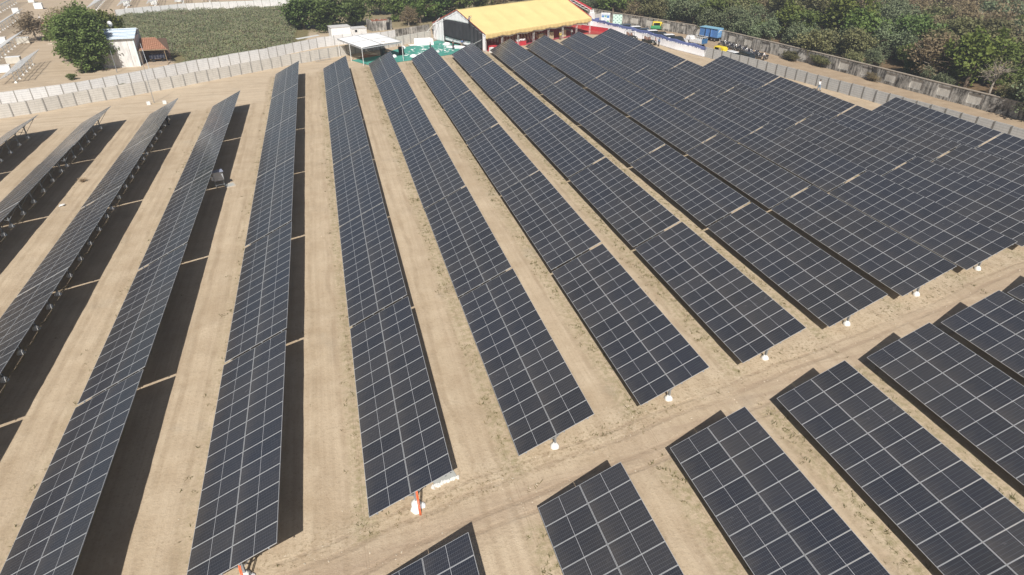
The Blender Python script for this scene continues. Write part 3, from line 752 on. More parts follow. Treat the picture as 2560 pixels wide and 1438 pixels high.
def val_near(u, v):
    x = u * (TL_ + 0.3) - 0.15; dr = 0.62 + 0.16 * math.sin(u * NB * 2 * PI * 0.5) ** 2 + 0.22 * max(0, noise.noise(Vector((u * 14, 3, 1)))) + (0.25 * (1 - u * 12) if u < 1 / 12 else 0)
    return Vector((x, -0.27 - 0.05 * math.sin(u * 160) * v - 0.12 * v, EH - 0.06 + sag(u) * 0.3 + wrinkle(x, 0) - v * dr))
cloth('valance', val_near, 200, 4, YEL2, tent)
def lin_near(u, v):
    x = u * TL_; return Vector((x, 0.15 - 0.04 * math.sin(u * 90), EH - 0.45 - v * (0.55 + 0.2 * math.sin(u * NB * PI) ** 2)))
cloth('lining_strip', lin_near, 120, 2, LIN, tent)
# gable end walls
def gable_pt(v, z, off=0.0): return Vector((off, v, z))
def roofz(v): return EH + (RH - EH) * (1 - abs(v - TWD / 2) / (TWD / 2))
def fold(v, z, a): return a * math.sin(v * 5.2 + 0.8 * math.sin(z * 1.3))
b_ = lambda v0, v1, z0, z1, a: (lambda u, w_: Vector((fold(v0 + (v1 - v0) * u, 0, a) - 0.02, v0 + (v1 - v0) * u, (z0(v0 + (v1 - v0) * u) if callable(z0) else z0) + ((z1(v0 + (v1 - v0) * u) if callable(z1) else z1) - (z0(v0 + (v1 - v0) * u) if callable(z0) else z0)) * w_)))
cloth('gable_cloth', b_(13.9, TWD, 0.0, lambda v: roofz(v) - 0.1, 0.025), 40, 10, WCL, tent)
cloth('gable_cloth', b_(4.9, 13.9, lambda v: 4.75, lambda v: max(4.8, roofz(v) - 0.1), 0.02), 30, 8, WCL, tent)
cloth('gable_cloth', b_(0.0, 0.9, 0.0, lambda v: roofz(v) - 0.1, 0.04), 6, 8, WCL, tent)
cloth('gable_cloth', lambda u, w_: Vector((0.22, 4.6 + 9.3 * u, 0.45 + 1.1 * w_)), 30, 4, WCL, tent)
cloth('black_curtain', b_(4.8, 13.95, lambda v: 1.45 - 0.25 * math.sin((v - 4.8) / 9.1 * PI), lambda v: min(4.78, roofz(v) - 0.15), 0.03), 60, 8, BCL, tent)
cloth('black_curtain', b_(0.9, 4.9, lambda v: 0.35 + 0.3 * (v - .9) / 4, lambda v: roofz(v) - 0.12, 0.14), 60, 10, BCL, tent)
# back wall and right gable
bb = MB(); bb.box(0, TL_, TWD - 0.03, TWD, 0, EH); bb.build('back_wall', MAR, tent)
cloth('gable_cloth', lambda u, w_: Vector((TL_ + 0.05, u * TWD, 3.2 + (roofz(u * TWD) - 3.2) * w_)), 20, 4, RED, tent)
# frame
for q in range(NB + 1):
    x = q * TL_ / NB
    for y0 in (0.0, TWD - 0.3):
        b = MB()
        for dx in (-0.17, 0.17): b.tube([(x + dx, y0, 0), (x + dx, y0, EH - 0.1)], 0.028, 6)
        for z in range(1, 9): b.bar((x - 0.17, y0, z * 0.38), (x + 0.17, y0, z * 0.38 + (0.19 if z % 2 else -0.1)), 0.02)
        b.build('truss_column', WHITE, tent)
for q in (0, 2, 4, 6, NB):
    x = q * TL_ / NB; b = MB(); b.tube([(x, 0.2, EH - 0.15), (x, TWD / 2, RH - 0.2), (x, TWD - 0.2, EH - 0.15)], 0.07, 6)
    b.tube([(x, 0.2, EH - 0.55), (x, TWD / 2, RH - 0.6), (x, TWD - 0.2, EH - 0.55)], 0.05, 6); b.build('roof_truss', STEEL, tent)
b = MB()
for q in range(40):
    v = q / 39 * 0.98 + 0.01; y = TWD * v; b.box(-0.2, -0.12, y - 0.1, y + 0.1, roofz(y) - 0.12, roofz(y) + 0.02)
b.build('rake_tassel', RED, tent)
b = MB(); b.bar((TL_ + 0.22, -0.1, EH), (TL_ + 0.22, TWD / 2, RH + 0.05), 0.16, 0.14); b.build('red_rake', RED, tent)
b = MB(); b.bar((-0.4, 14.6, 4.9), (-3.2, 15.5, 2.3), 0.06); b.bar((-0.3, 14.1, 4.35), (-0.1, 12.2, 4.9), 0.06); b.bar((-0.3, 0.9, 2.3), (-0.5, 3.3, 1.2), 0.06); b.build('guy_rope', WHITE, tent)
def tw(u, v, z=0.0):   # tent-plan coordinates to world
    return Vector((TO.x + u * math.cos(TA) - v * math.sin(TA), TO.y + u * math.sin(TA) + v * math.cos(TA), z))
# the floor of the tent
b = MB(); n_ = 14
P = [tw(1.0, 0.4), tw(TL_ - 0.3, 0.4), tw(TL_ - 0.3, TWD - 0.4), tw(1.0, TWD - 0.4)]
b.poly([(p.x, p.y, 0.055) for p in P]); b.poly([(p.x, p.y, 0.0) for p in reversed(P)])
tag(b.build('tent_carpet', MAR), 'maroon carpet laid under the yellow tent', 'carpet')
# rows of covered chairs under the tent
CHA = mat('chair_cover', (0.52, 0.16, 0.20), 0.8, 0, 0.2, 2, rnd=0.3); CHW = mat('chair_back_band', (0.80, 0.66, 0.68), 0.8)
b = MB(); b.box(-0.22, 0.22, -0.22, 0.22, 0.0, 0.45, taper=0.02); seat = b.mesh('seat', CHA)
b = MB(); b.box(-0.22, 0.22, 0.18, 0.25, 0.45, 0.98, taper=0.02); back = b.mesh('backrest', CHW)
for r_ in range(12):
    for c_ in range(16):
        p = tw(7.0 + c_ * 0.85, 2.3 + r_ * 1.0)
        t = thing('chair', f'maroon covered chair under the tent, {ORF[r_]} row from the open side, {ORF[c_]} from the left', 'chair', (p.x, p.y, 0.055), TA + PI / 2 + 0.0, 'covered chairs under the tent')
        link('seat', seat, t); link('backrest', back, t)
        t['label'] = f'maroon chair under the tent, {ORF[c_]} from left in the {ORF[r_]} row'
TAN = mat('tan_board', (0.46, 0.38, 0.25), 0.8)
for j, (u, v, s_, nm) in enumerate([(16.2, 1.2, 1.3, 'in the middle of the open side'), (19.4, 1.3, 1.2, 'left of the person in yellow'), (23.6, 1.6, 1.1, 'beside the right part of the open side')]):
    p = tw(u, v); t = thing('display_stand', f'tan cloth covered stand {nm} of the tent', 'stand', (p.x, p.y, 0.05), TA, 'tan stands along the open side')
    b = MB(); b.box(-s_ / 2, s_ / 2, -0.25, 0.25, 0, 1.5, taper=0.03); b.build('cover', TAN, t)
    b = MB(); b.box(-s_ / 2 - 0.03, s_ / 2 + 0.03, -0.28, 0.28, 1.5, 1.56); b.build('table_top', BLACKM, t)
p = tw(9.8, 0.6); t = thing('flower_table', 'red table heaped with white flowers at the tent edge', 'table', (p.x, p.y, 0.05), TA)
b = MB(); b.box(-1.3, 1.3, -0.4, 0.4, 0, 0.8, taper=0.03); b.build('table_cloth', RED, t)
b = MB()
for q in range(60): b.lathe([(0.02, -0.08), (0.11, 0.0), (0.03, 0.09)], 6, (R.uniform(-1.2, 1.2), R.uniform(-.35, .35), 0.9 + R.uniform(0, .3)))
b.build('flowers', WCL, t)
p = tw(1.3, 0.2); b = MB(); b.box(-0.1, 1.6, -0.6, 0.5, 0.0, 1.0, taper=0.04); o = b.build('red_drum', RED); o.location = p; o.rotation_euler[2] = TA; tag(o, 'red cloth covered block at the near left corner of the tent', 'block')
p = tw(0.9, -0.7); b = MB(); b.box(-0.35, 0.45, -0.35, 0.35, 0.0, 0.95, taper=0.03); o = b.build('white_box', WHITE, bevel=0.02); o.location = p; o.rotation_euler[2] = TA; tag(o, 'white box standing at the near corner of the tent', 'box')

# green matting with white scraps
GRN = mat('green_matting', (0.07, 0.30, 0.24), 0.85, 0, 0.25, 0.8)
def flat_sheet(name, pts_, z, m, lab, cat):
    b = MB(); b.poly([(x, y, z) for x, y in pts_]); b.poly([(x, y, z - 0.03) for x, y in reversed(pts_)])
    n_ = len(pts_)
    for i in range(n_):
        a, c = pts_[i], pts_[(i + 1) % n_]; b.quad((a[0], a[1], z - 0.03), (c[0], c[1], z - 0.03), (c[0], c[1], z), (a[0], a[1], z))
    return tag(b.build(name, m), lab, cat)
flat_sheet('green_mat', [(21.0, 110.9), (23.9, 106.0), (28.5, 106.6), (34.0, 108.6), (41.5, 111.4), (46.9, 112.4), (46.2, 116.5), (40.3, 126.3), (37.0, 123.2), (33.0, 121.2), (29.3, 117.8), (27.5, 114.2)], 0.075, GRN, 'big green mat spread between the white canopy and the tent', 'mat')
SCR = mat('white_scrap', (0.8, 0.8, 0.8), 0.7)
b = MB(); rs_ = random.Random(4)
for _ in range(230):
    u = rs_.random(); x = 32 + 11.5 * u + rs_.gauss(0, .8); y = 110.5 + 9 * u + rs_.gauss(0, 2.6)
    if not inside((x, y), [(24, 107), (41, 111.5), (46.5, 113), (40.3, 126), (29.3, 117.5)]): continue
    q = Matrix.Translation((x, y, 0.1)) @ Matrix.Rotation(rs_.uniform(0, 3), 4, 'Z') @ Matrix.Rotation(rs_.uniform(-.5, .5), 4, 'X')
    l = rs_.choice([0.07, 0.12, 0.2, 0.38]) * rs_.uniform(.7, 1.2); b.box(-l, l, -l * .35, l * .35, -0.015, 0.015, 0, q)
o = b.build('paper_scraps', SCR); o['kind'] = 'stuff'; o['label'] = 'white wrapping scraps strewn over the green mat'; o['category'] = 'litter'
def heap(name, x, y, r_, h_, m, lab, cat, seed=1, asp=1.0, z=0.08):
    rr = random.Random(seed); b = MB()
    prof = [(r_, -0.15), (r_ * .95, h_ * .25), (r_ * .75, h_ * .65), (r_ * .4, h_ * .92), (0.04, h_)]
    b.lathe(prof, 14, (0, 0, 0), wob=0.14, rnd=rr); o = b.build(name, m); o.location = (x, y, z); o.scale = (1, asp, 1); o.rotation_euler[2] = rr.uniform(0, 3)
    return tag(o, lab, cat)
heap('cloth_heap', 42.6, 117.6, 1.2, 0.28, WCL, 'wide heap of white sheets before the tent wall', 'heap', 3, 1.8)
heap('cloth_heap', 32.9, 110.8, 0.75, 0.45, WCL, 'round white bundle on the green mat in the sun near the canopy', 'heap', 5)
heap('cloth_heap', 31.9, 119.8, 0.6, 0.45, WCL, 'white sack at the wall side edge of the green mat', 'heap', 6)
heap('cloth_heap', 41.2, 121.0, 0.8, 0.45, WCL, 'white bundle below the left edge of the black curtain', 'heap', 8, 1.3)
t = thing('board_stack', 'stack of bright white boards leaning at the wall end of the green mat', 'boards', (36.6, 122.2, 0.05), 0.05)
for q in range(5):
    b = MB(); w_ = 1.75 - (0.25 if q == 1 else 0); mx = Matrix.Translation((0.1 * q - .2, -0.18 * q, 0.0)) @ Matrix.Rotation(-0.32, 4, 'X'); b.box(-w_, w_, -0.03, 0.03, 0.0, 1.35 - 0.22 * (q % 3), 0, mx); b.build('board', WHITE, t)
flat_sheet('white_board', [(33.6, 121.2), (38.2, 121.9), (38.0, 123.6), (33.4, 122.9)], 0.16, WHITE, 'white board lying flat before the stack of boards', 'board')
flat_sheet('brown_mat', [(21.6, 110.5), (27.3, 106.9), (29.3, 112.0), (24.0, 116.0)], 0.05, mat('brown_mat', (0.30, 0.14, 0.08), 0.95), 'red brown mat in the shade below the white canopy', 'mat')

# white four panel canopy
t = thing('canopy', 'white flat canopy on thin posts in front of the precast walls', 'canopy', (23.0, 105.7, 0))
cA, cB, cC, cD = Vector((0, 0, 3.15)), Vector((7.8, 4.9, 3.05)), Vector((3.9, 14.1, 3.25)), Vector((-3.9, 9.6, 3.3))
for iu in (0, 1):
    for iv in (0, 1):
        def f_(u, v, iu=iu, iv=iv):
            U = (iu + 0.012 + u * 0.976) / 2; V = (iv + 0.012 + v * 0.976) / 2
            p = (cA.lerp(cB, U)).lerp(cD.lerp(cC, U), V); p.z += 0.10 * math.sin(U * PI) - 0.07 * math.sin(u * PI) * math.sin(v * PI) + wrinkle(U * 9, V * 9, 0.02); return p
        cloth('canopy_panel', f_, 10, 10, mat('canopy_white', (0.86, 0.86, 0.85), 0.6, 0, 0.03), t)
def fr_ed(p, q_):
    return lambda u, v: (p.lerp(q_, u)) + Vector((0, 0, -0.05 - v * (0.24 + 0.03 * math.sin(u * 120))))
STRP = mat('canopy_frill', (0.55, 0.57, 0.60), 0.7, 0, 0.3, 14)
for a_, c_ in ((cA, cB), (cD, cA)): cloth('frill', fr_ed(a_, c_), 90, 2, STRP, t, thick=0.02)
for px_, py_ in ((0, 0), (-1.95, 4.6), (7.8, 4.9), (4.3, 9.8), (3.9, 13.9), (-3.8, 9.4)):
    b = MB(); b.tube([(px_, py_, -0.1), (px_, py_, 3.12)], 0.05, 8); b.build('post', WHITE, t)
b = MB(); b.bar(cA + Vector((0, 0, -0.06)), cB + Vector((0, 0, -0.06)), 0.06); b.bar(cB + Vector((0, 0, -0.06)), cC + Vector((0, 0, -0.06)), 0.06); b.bar(cC + Vector((0, 0, -0.06)), cD + Vector((0, 0, -0.06)), 0.06); b.bar(cD + Vector((0, 0, -0.06)), cA + Vector((0, 0, -0.06)), 0.06)
b.bar(cA.lerp(cB, .5) + Vector((0, 0, .0)), cD.lerp(cC, .5) + Vector((0, 0, .0)), 0.07); b.build('canopy_frame', STEEL, t)
b = MB(); mid_ = cA.lerp(cB, .62).lerp(cD.lerp(cC, .62), .16); b.box(-0.45, 0.45, -0.14, 0.14, 0, 0.03, 0, Matrix.Translation(mid_ + Vector((0, 0, .06))) @ Matrix.Rotation(0.5, 4, 'Z')); b.build('tan_patch', TAN, t)
tag(MB.build((lambda b: (b.tube([(38.5 - 8, 107.6, -0.1), (38.5 - 8, 107.6, 3.0)], 0.045, 8), b)[1])(MB()), 'slim_pole', WHITE), 'slim white pole standing on the green mat right of the canopy', 'pole')

# loudspeakers and things in the shade
for j, (x, y, z_, lab) in enumerate([(27.2, 112.2, 1.6, 'tall black loudspeaker stack in the canopy shade'), (30.9, 113.4, 1.5, 'black loudspeaker at the right edge of the canopy')]):
    t = thing('loudspeaker', lab, 'speaker', (x, y, 0.05), 0.5); b = MB(); b.box(-.4, .4, -.35, .35, 0, z_, taper=0.02); b.build('cabinet', BLACKM, t, bevel=0.02)
    b = MB(); b.lathe([(0.24, 0), (0.2, 0.02), (0.06, 0.05)], 14, (0, -0.36, z_ * .7), axis='y'); b.build('cone', mat('speaker_cone', (0.08, 0.08, 0.08), 0.4), t)
heap('cloth_heap', 29.2, 111.5, 0.5, 0.5, WCL, 'small white bundle in the canopy shade', 'heap', 9)

# blue and white cloth barrier
CF = [(78.2, 134.0), (79.4, 131.4), (81.3, 123.6), (82.6, 118.5), (83.7, 114.0), (84.3, 108.6), (85.0, 103.6), (86.1, 99.4), (87.0, 95.4)]
cum = [0]
for a, c in zip(CF[:-1], CF[1:]): cum.append(cum[-1] + math.dist(a, c))
def cfp(d):
    for i in range(len(CF) - 1):
        if d <= cum[i + 1] or i == len(CF) - 2:
            t_ = (d - cum[i]) / (cum[i + 1] - cum[i]); return Vector((CF[i][0] + (CF[i + 1][0] - CF[i][0]) * t_, CF[i][1] + (CF[i + 1][1] - CF[i][1]) * t_, 0))
BLU = mat('blue_cloth', (0.13, 0.17, 0.38), 0.85, 0, 0.1, 1.0)
t = thing('cloth_barrier', 'long white cloth barrier with a blue top band, hiding parked cars', 'barrier', (0, 0, 0))
LC = cum[-1]; T_ = 8
def cf(z0, z1, a):
    def f_(u, v):
        d = u * LC; p = cfp(d); z = z0 + (z1 - z0) * v; sg = 0.16 * math.sin(min(1, (d % 5.2) / 5.2) * PI)
        bulge = 0.35 * (1 - z / 1.75) ** 2 * (1 if u < 0.995 else 0.3)
        return p + Vector((-bulge - a * (2.2 * noise.noise(Vector((d * 2.6, z * 0.25, 2))) + 1.4 * noise.noise(Vector((d * 6.0, z * 0.2, 9)))), 0.0, z - sg * (z / 1.8) ** 2))
    return f_
cloth('white_cloth', cf(0.0, 1.42, 0.011), 520, 8, WCL, t); cloth('blue_band', cf(1.24, 2.0, 0.008), 300, 4, BLU, t)
d = 0.1
while d < LC: p = cfp(d); b = MB(); b.tube([(p.x + 0.06, p.y, -0.1), (p.x + 0.06, p.y, 1.95)], 0.03, 6); b.build('pole', WOOD, t); d += 5.2

# boards at the entrance
def board(name, p0, p1, z0, z1, lab, cat, painter, backm=WHITE):
    a = Vector((*p0, 0)); c = Vector((*p1, 0)); L = (c - a).length; ang = math.atan2((c - a).y, (c - a).x)
    t = thing(name, lab, cat, a, ang)
    b = MB(); b.box(0, L, 0, 0.06, z0, z1); b.build('panel', backm, t)
    b = MB(); b.box(0.05, 0.11, 0.06, 0.12, -0.05, z1 - 0.1); b.box(L - 0.11, L - 0.05, 0.06, 0.12, -0.05, z1 - 0.1); b.build('frame', STEEL, t)
    painter(t, L, z0, z1); return t
def rect(t, nm, x0, x1, z0, z1, m, y=-0.004): b = MB(); b.box(x0, x1, y - 0.006, y + 0.003, z0, z1); return b.build(nm, m, t)
PBL = mat('poster_blue', (0.10, 0.26, 0.55), 0.6); PGN = mat('poster_green', (0.20, 0.42, 0.25), 0.6); POR = mat('poster_orange', (0.58, 0.40, 0.18), 0.6); PGR = mat('poster_grey', (0.62, 0.66, 0.72), 0.6)
def paint_poster(t, L, z0, z1):
    H = z1 - z0
    rect(t, 'print_header', L * .2, L * .8, z1 - .06 * H - .1, z1 - .05 * H, PGR); rect(t, 'print_band', L * .04, L * .96, z0 + H * .78, z0 + H * .83, PBL)
    rect(t, 'print_picture', L * .06, L * .36, z0 + H * .6, z0 + H * .75, PBL); rect(t, 'print_picture', L * .64, L * .94, z0 + H * .56, z0 + H * .75, PBL); rect(t, 'print_picture', L * .4, L * .6, z0 + H * .62, z0 + H * .76, PGN)
    rect(t, 'print_picture', L * .06, L * .32, z0 + H * .06, z0 + H * .28, POR); rect(t, 'print_picture', L * .68, L * .92, z0 + H * .14, z0 + H * .34, PGN); rect(t, 'print_picture', L * .36, L * .64, z0 + H * .3, z0 + H * .56, PGR)
board('poster_board', (80.9, 133.3), (82.7, 132.2), 0.5, 3.1, 'tall white poster board with blue and orange pictures by the red carpet', 'poster', paint_poster)
PMN = mat('mint_print', (0.62, 0.80, 0.70), 0.6); PDG = mat('dark_green_print', (0.10, 0.24, 0.18), 0.6)
def paint_check(t, L, z0, z1):
    for r_ in range(8):
        for c_ in range(5):
            if (r_ + c_) % 2 == 0: rect(t, 'print_mark', L * (c_ + .2) / 5, L * (c_ + .8) / 5, z0 + (z1 - z0) * (r_ + .3) / 8, z0 + (z1 - z0) * (r_ + .72) / 8, PDG)
board('photo_backdrop', (81.9, 128.6), (83.7, 127.5), 0.3, 3.3, 'mint green board checked with small dark marks at the barrier end', 'backdrop', paint_check, PMN)
BRK = mat('brown_column', (0.32, 0.22, 0.12), 0.9)
t = thing('entrance_gate', 'white entrance gate pillars with red ramp frame past the tent end', 'gate', (78.6, 133.6, 0), TA)
b = MB(); b.box(-0.8, 0.8, -0.3, 0.3, 0, 3.1, taper=0.03); b.build('pillar', WHITE, t, bevel=0.03)
b = MB()
for q in (-0.5, 0.0, 0.5): b.lathe([(0.16, 3.1), (0.2, 3.25), (0.1, 3.4), (0.18, 3.55), (0.03, 3.8)], 8, (q, 0, 0))
b.build('finial', WHITE, t)
b = MB(); b.box(1.0, 3.6, 0.1, 0.3, 0, 2.6); b.build('side_panel', mat('dusty_panel', (0.55, 0.52, 0.50), 0.8), t)
b = MB(); b.box(1.5, 2.0, 0.02, 0.09, 0.0, 1.2); b.box(1.3, 2.8, 0.02, 0.09, 1.25, 1.75, 1); b.build('hanging_cloth', [WHITE, BLU], t)
RC = [(72.6, 128.6), (72.9, 124.8), (76.8, 123.2), (80.2, 123.9), (80.6, 128.6), (78.6, 132.6), (75.8, 137.6), (72.0, 136.0)]
flat_sheet('red_carpet', RC, 0.07, CARP, 'red carpet on the open ground at the right end of the tent', 'carpet')
t = thing('low_wall', 'low red cloth partition edging the carpet at the tent end', 'partition', (75.2, 131.2, 0), -1.0)
b = MB(); b.box(0, 7.5, -0.06, 0.06, 0, 1.0); b.build('partition_cloth', RED, t); b = MB(); b.box(0, 7.5, -0.09, 0.09, 1.0, 1.06); b.build('top_rail', WHITE, t)
flat_sheet('white_mat', [(79.0, 130.9), (80.9, 131.4), (82.0, 126.7), (80.4, 126.1)], 0.13, WHITE, 'white walkway strip between the red carpet and the poster', 'mat')
t = thing('plant_bed', 'small green planted strip at the foot of the poster board', 'planter', (80.6, 131.0, 0.1), -0.8)
b = MB(); b.box(0, 3.2, 0, .5, 0, .3); b.build('trough', WHITE, t)
b = MB()
for q in range(220): leaf_quad(b, Vector((R.uniform(0, 3.2), R.uniform(0, .5), R.uniform(.3, .6))), 0.1, R)
b.build('plants', L_MID, t)
heap('wrapped_bundle', 78.4, 121.6, 0.9, 1.1, mat('shiny_wrap', (0.62, 0.68, 0.74), 0.25), 'shiny pale wrapped bundle between two row tips by the red carpet', 'bundle', 12)
# red ramp frame past the ridge end
t = thing('ramp_arch', 'red and white truss arch rising beyond the tent end', 'arch', (73.5, 136.0, 0), TA)
b = MB(); b.bar((4.2, -3.6, 3.7), (0.4, 4.5, 7.6), 0.5, 0.12); b.build('red_band', RED, t)
b = MB(); b.bar((3.6, -3.6, 3.8), (-0.2, 4.5, 7.7), 0.07); b.bar((3.2, -3.6, 3.4), (-0.6, 4.5, 7.3), 0.07)
for q in range(12):
    f_ = q / 11; b.bar(Vector((3.6, -3.6, 3.8)).lerp(Vector((-0.2, 4.5, 7.7)), f_), Vector((3.2, -3.6, 3.4)).lerp(Vector((-0.6, 4.5, 7.3)), min(1, f_ + .08)), 0.05)
b.build('truss', WHITE, t)
b = MB(); b.tube([(3.9, -3.6, 0), (3.9, -3.6, 3.7)], 0.08, 8); b.tube([(0.1, 4.5, 0), (0.1, 4.5, 7.6)], 0.08, 8); b.build('leg', WHITE, t)

# ------------------------------------------------------------------ house, hut and shed
HW = mat_old_wall('house_plaster', (0.78, 0.77, 0.75), (0.40, 0.39, 0.385), 0.34, 0.58)
BSTR = mat_stripe('blue_white_sheet', (0.78, 0.84, 0.88), (0.22, 0.36, 0.50), 1, 0.80, 0.38, 0.4)
hs = thing('white_house', 'tall white plastered house with pale blue sheet roof behind the walls', 'house', (-16.5, 116.6, 0))
b = MB(); b.box(-8.2, 0, 0, 5.2, -0.2, 4.85); b.build('wall', HW, hs)
b = MB(); b.bar((-5.6, -0.012, 0.1), (-5.6, -0.012, 4.8), 0.035, 0.02); b.bar((-1.0, -0.012, 0.1), (-1.0, -0.012, 4.8), 0.035, 0.02); b.build('wall_crack', mat('crack', (0.16, 0.13, 0.11), 0.9), hs)
b = MB(); b.box(-0.02, 0.16, -0.06, 0.14, -0.1, 4.85); b.build('corner_pipe', mat('pale_blue_pipe', (0.66, 0.78, 0.80), 0.5), hs)
b = MB()
for q in range(56):
    y0 = -0.5 + q * 0.11; z0 = 4.88 + q * 0.0155; dz = 0.035 if q % 5 in (0, 1) else 0.0
    b.quad((-8.6, y0, z0 + dz), (0.5 - q * 0.012, y0, z0 + dz), (0.5 - q * 0.012, y0 + 0.11, z0 + 0.0155 + (0.035 if (q + 1) % 5 in (0, 1) else 0)), (-8.6, y0 + 0.11, z0 + 0.0155 + (0.035 if (q + 1) % 5 in (0, 1) else 0)))
o = b.build('roof_sheet', BSTR, hs); md = o.modifiers.new('thickness', 'SOLIDIFY'); md.thickness = 0.03
b = MB(); b.box(-8.4, -2.0, 5.6, 6.7, 5.55, 5.62); b.build('ridge_sheet', mat('grey_sheet', (0.52, 0.54, 0.54), 0.6), hs)
b = MB(); b.box(-8.1, -0.1, 5.2, 6.6, 0, 5.5); b.build('rear_wall', HW, hs)
TIL = mat_stripe('clay_tiles', (0.33, 0.15, 0.09), (0.46, 0.25, 0.16), 0, 0.36, 0.5, 0.9)
b = MB(); nr = 13
for q in range(nr):
    f0, f1 = q / nr, (q + 1) / nr
    def rp(f, xx): return Vector((0.1 + xx * (4.9 - 2.6 * f * 0.9), 0.8 + f * 4.2, 2.62 + f * 1.45))
    for c_ in range(12):
        x0, x1 = c_ / 12, (c_ + 1) / 12; l = R.uniform(0.02, 0.06)
        b.quad(rp(f0, x0) + Vector((0, 0, .05 + l)), rp(f0, x1) + Vector((0, 0, .05 + l * .5)), rp(f1, x1) + Vector((0, 0, l * .4)), rp(f1, x0) + Vector((0, 0, l * .4)))
o = b.build('tile_roof', TIL, hs); md = o.modifiers.new('thickness', 'SOLIDIFY'); md.thickness = 0.04
b = MB(); b.bar((0.0, 0.75, 2.6), (5.2, 0.75, 2.55), 0.1, 0.12); b.tube([(4.6, 0.85, -0.1), (4.5, 0.85, 2.55)], 0.06, 6); b.tube([(0.4, 0.85, -0.1), (0.4, 0.85, 2.55)], 0.05, 6); b.tube([(2.7, 4.9, -0.1), (2.7, 4.9, 4.0)], 0.06, 6); b.build('veranda_frame', WOOD, hs)
b = MB(); b.box(0.0, 4.6, 4.7, 4.85, 0, 3.9); b.build('veranda_back_wall', mat('dark_brick', (0.12, 0.08, 0.06), 0.9), hs)
b = MB(); b.box(0.3, 4.7, -0.6, 4.6, -0.1, 0.12); b.build('veranda_floor', mat('earth_floor', (0.42, 0.33, 0.24), 0.95), hs)
t = thing('tractor_trolley', 'cart with a blue and white striped side in the veranda shade', 'cart', (-13.9, 119.9, 0.12), 0.05)
b = MB(); b.box(-1.3, 1.3, -0.6, 0.6, 0.55, 1.15); b.build('side_board', mat_stripe('cart_stripe', (0.05, 0.07, 0.16), (0.25, 0.28, 0.36), 0, 0.5, 0.45), t); b = MB(); b.box(-1.35, 1.35, -0.65, 0.65, 0.42, 0.55); b.build('bed', WOOD, t)
for sx in (-0.8, 0.8): b = MB(); b.lathe([(0.3, -0.08), (0.33, 0), (0.3, 0.08)], 14, (sx, -0.6, 0.3), axis='y'); b.build('wheel', RUBBER, t)
t = thing('dish_antenna', 'round white dish antenna on the roof of the white house', 'dish', (-20.9, 122.6, 5.5), 2.8)
b = MB(); b.lathe([(0.5, 0.12), (0.42, 0.05), (0.2, -0.02), (0.02, -0.04)], 18, (0, 0, 1.1), axis='y'); b.build('dish', WHITE, t, True)
b = MB(); b.tube([(0, 0, -0.1), (0, 0, 1.05)], 0.04, 6); b.bar((0, 0.0, 1.0), (0, 0.5, 1.1), 0.03); b.build('mast', STEEL, t)
t = thing('white_hut', 'low white hut with a small dark window behind the canopy', 'hut', (18.3, 134.2, 0), 0.18)
b = MB(); b.box(0, 4.2, 0, 3.0, -0.2, 2.3); b.build('wall', WHITE, t); b = MB(); b.box(4.2, 7.6, -0.8, 1.8, -0.2, 1.9); b.build('side_room', mat('dull_white', (0.66, 0.65, 0.63), 0.8), t)
b = MB(); b.box(5.0, 5.5, -0.85, -0.78, 1.2, 1.65); b.build('window', BLACKM, t); b = MB(); b.box(-0.12, 4.3, -0.1, 3.1, 2.3, 2.38); b.box(4.31, 7.7, -0.9, 1.9, 1.9, 1.97); b.build('roof', mat('grey_roof', (0.55, 0.54, 0.52), 0.8), t)
t = thing('ruined_shed', 'dark stained roofless shed with red rubble under the trees', 'shed', (27.5, 141.5, 0), 0.25)
b = MB(); b.box(0, 5.0, 0, 0.2, -0.2, 2.1); b.box(0, 0.2, 0.2, 3.6, -0.2, 2.3); b.box(4.8, 5.0, 0.2, 3.6, -0.2, 1.9); b.box(0.2, 4.8, 3.4, 3.6, -0.2, 2.0); b.build('wall', OW, t)
b = MB(); b.box(3.6, 4.4, -0.02, 0.0, 0, 1.7); b.build('doorway_plate', BLACKM, t)
b = MB()
for q in range(40): b.box(-0.15, 0.15, -0.1, 0.1, -0.06, 0.06, 0, Matrix.Translation((R.uniform(.5, 4.5), R.uniform(.5, 3.2), 1.9 + R.uniform(0, .25))) @ Matrix.Rotation(R.uniform(0, 3), 4, 'Z') @ Matrix.Rotation(R.uniform(-.6, .6), 4, 'X'))
b.box(0.2, 4.8, 0.2, 3.4, 1.78, 1.86); b.build('rubble', mat('red_rubble', (0.30, 0.12, 0.07), 0.9, 0, 0.3, 3), t)
flat_sheet('fallen_sheet', [(11.5, 124.2), (15.8, 127.6), (15.4, 128.6), (11.0, 125.4)], 2.0, mat('pale_sheet', (0.62, 0.62, 0.6), 0.6), 'pale roofing sheet resting along the back of the rear wall', 'sheet')

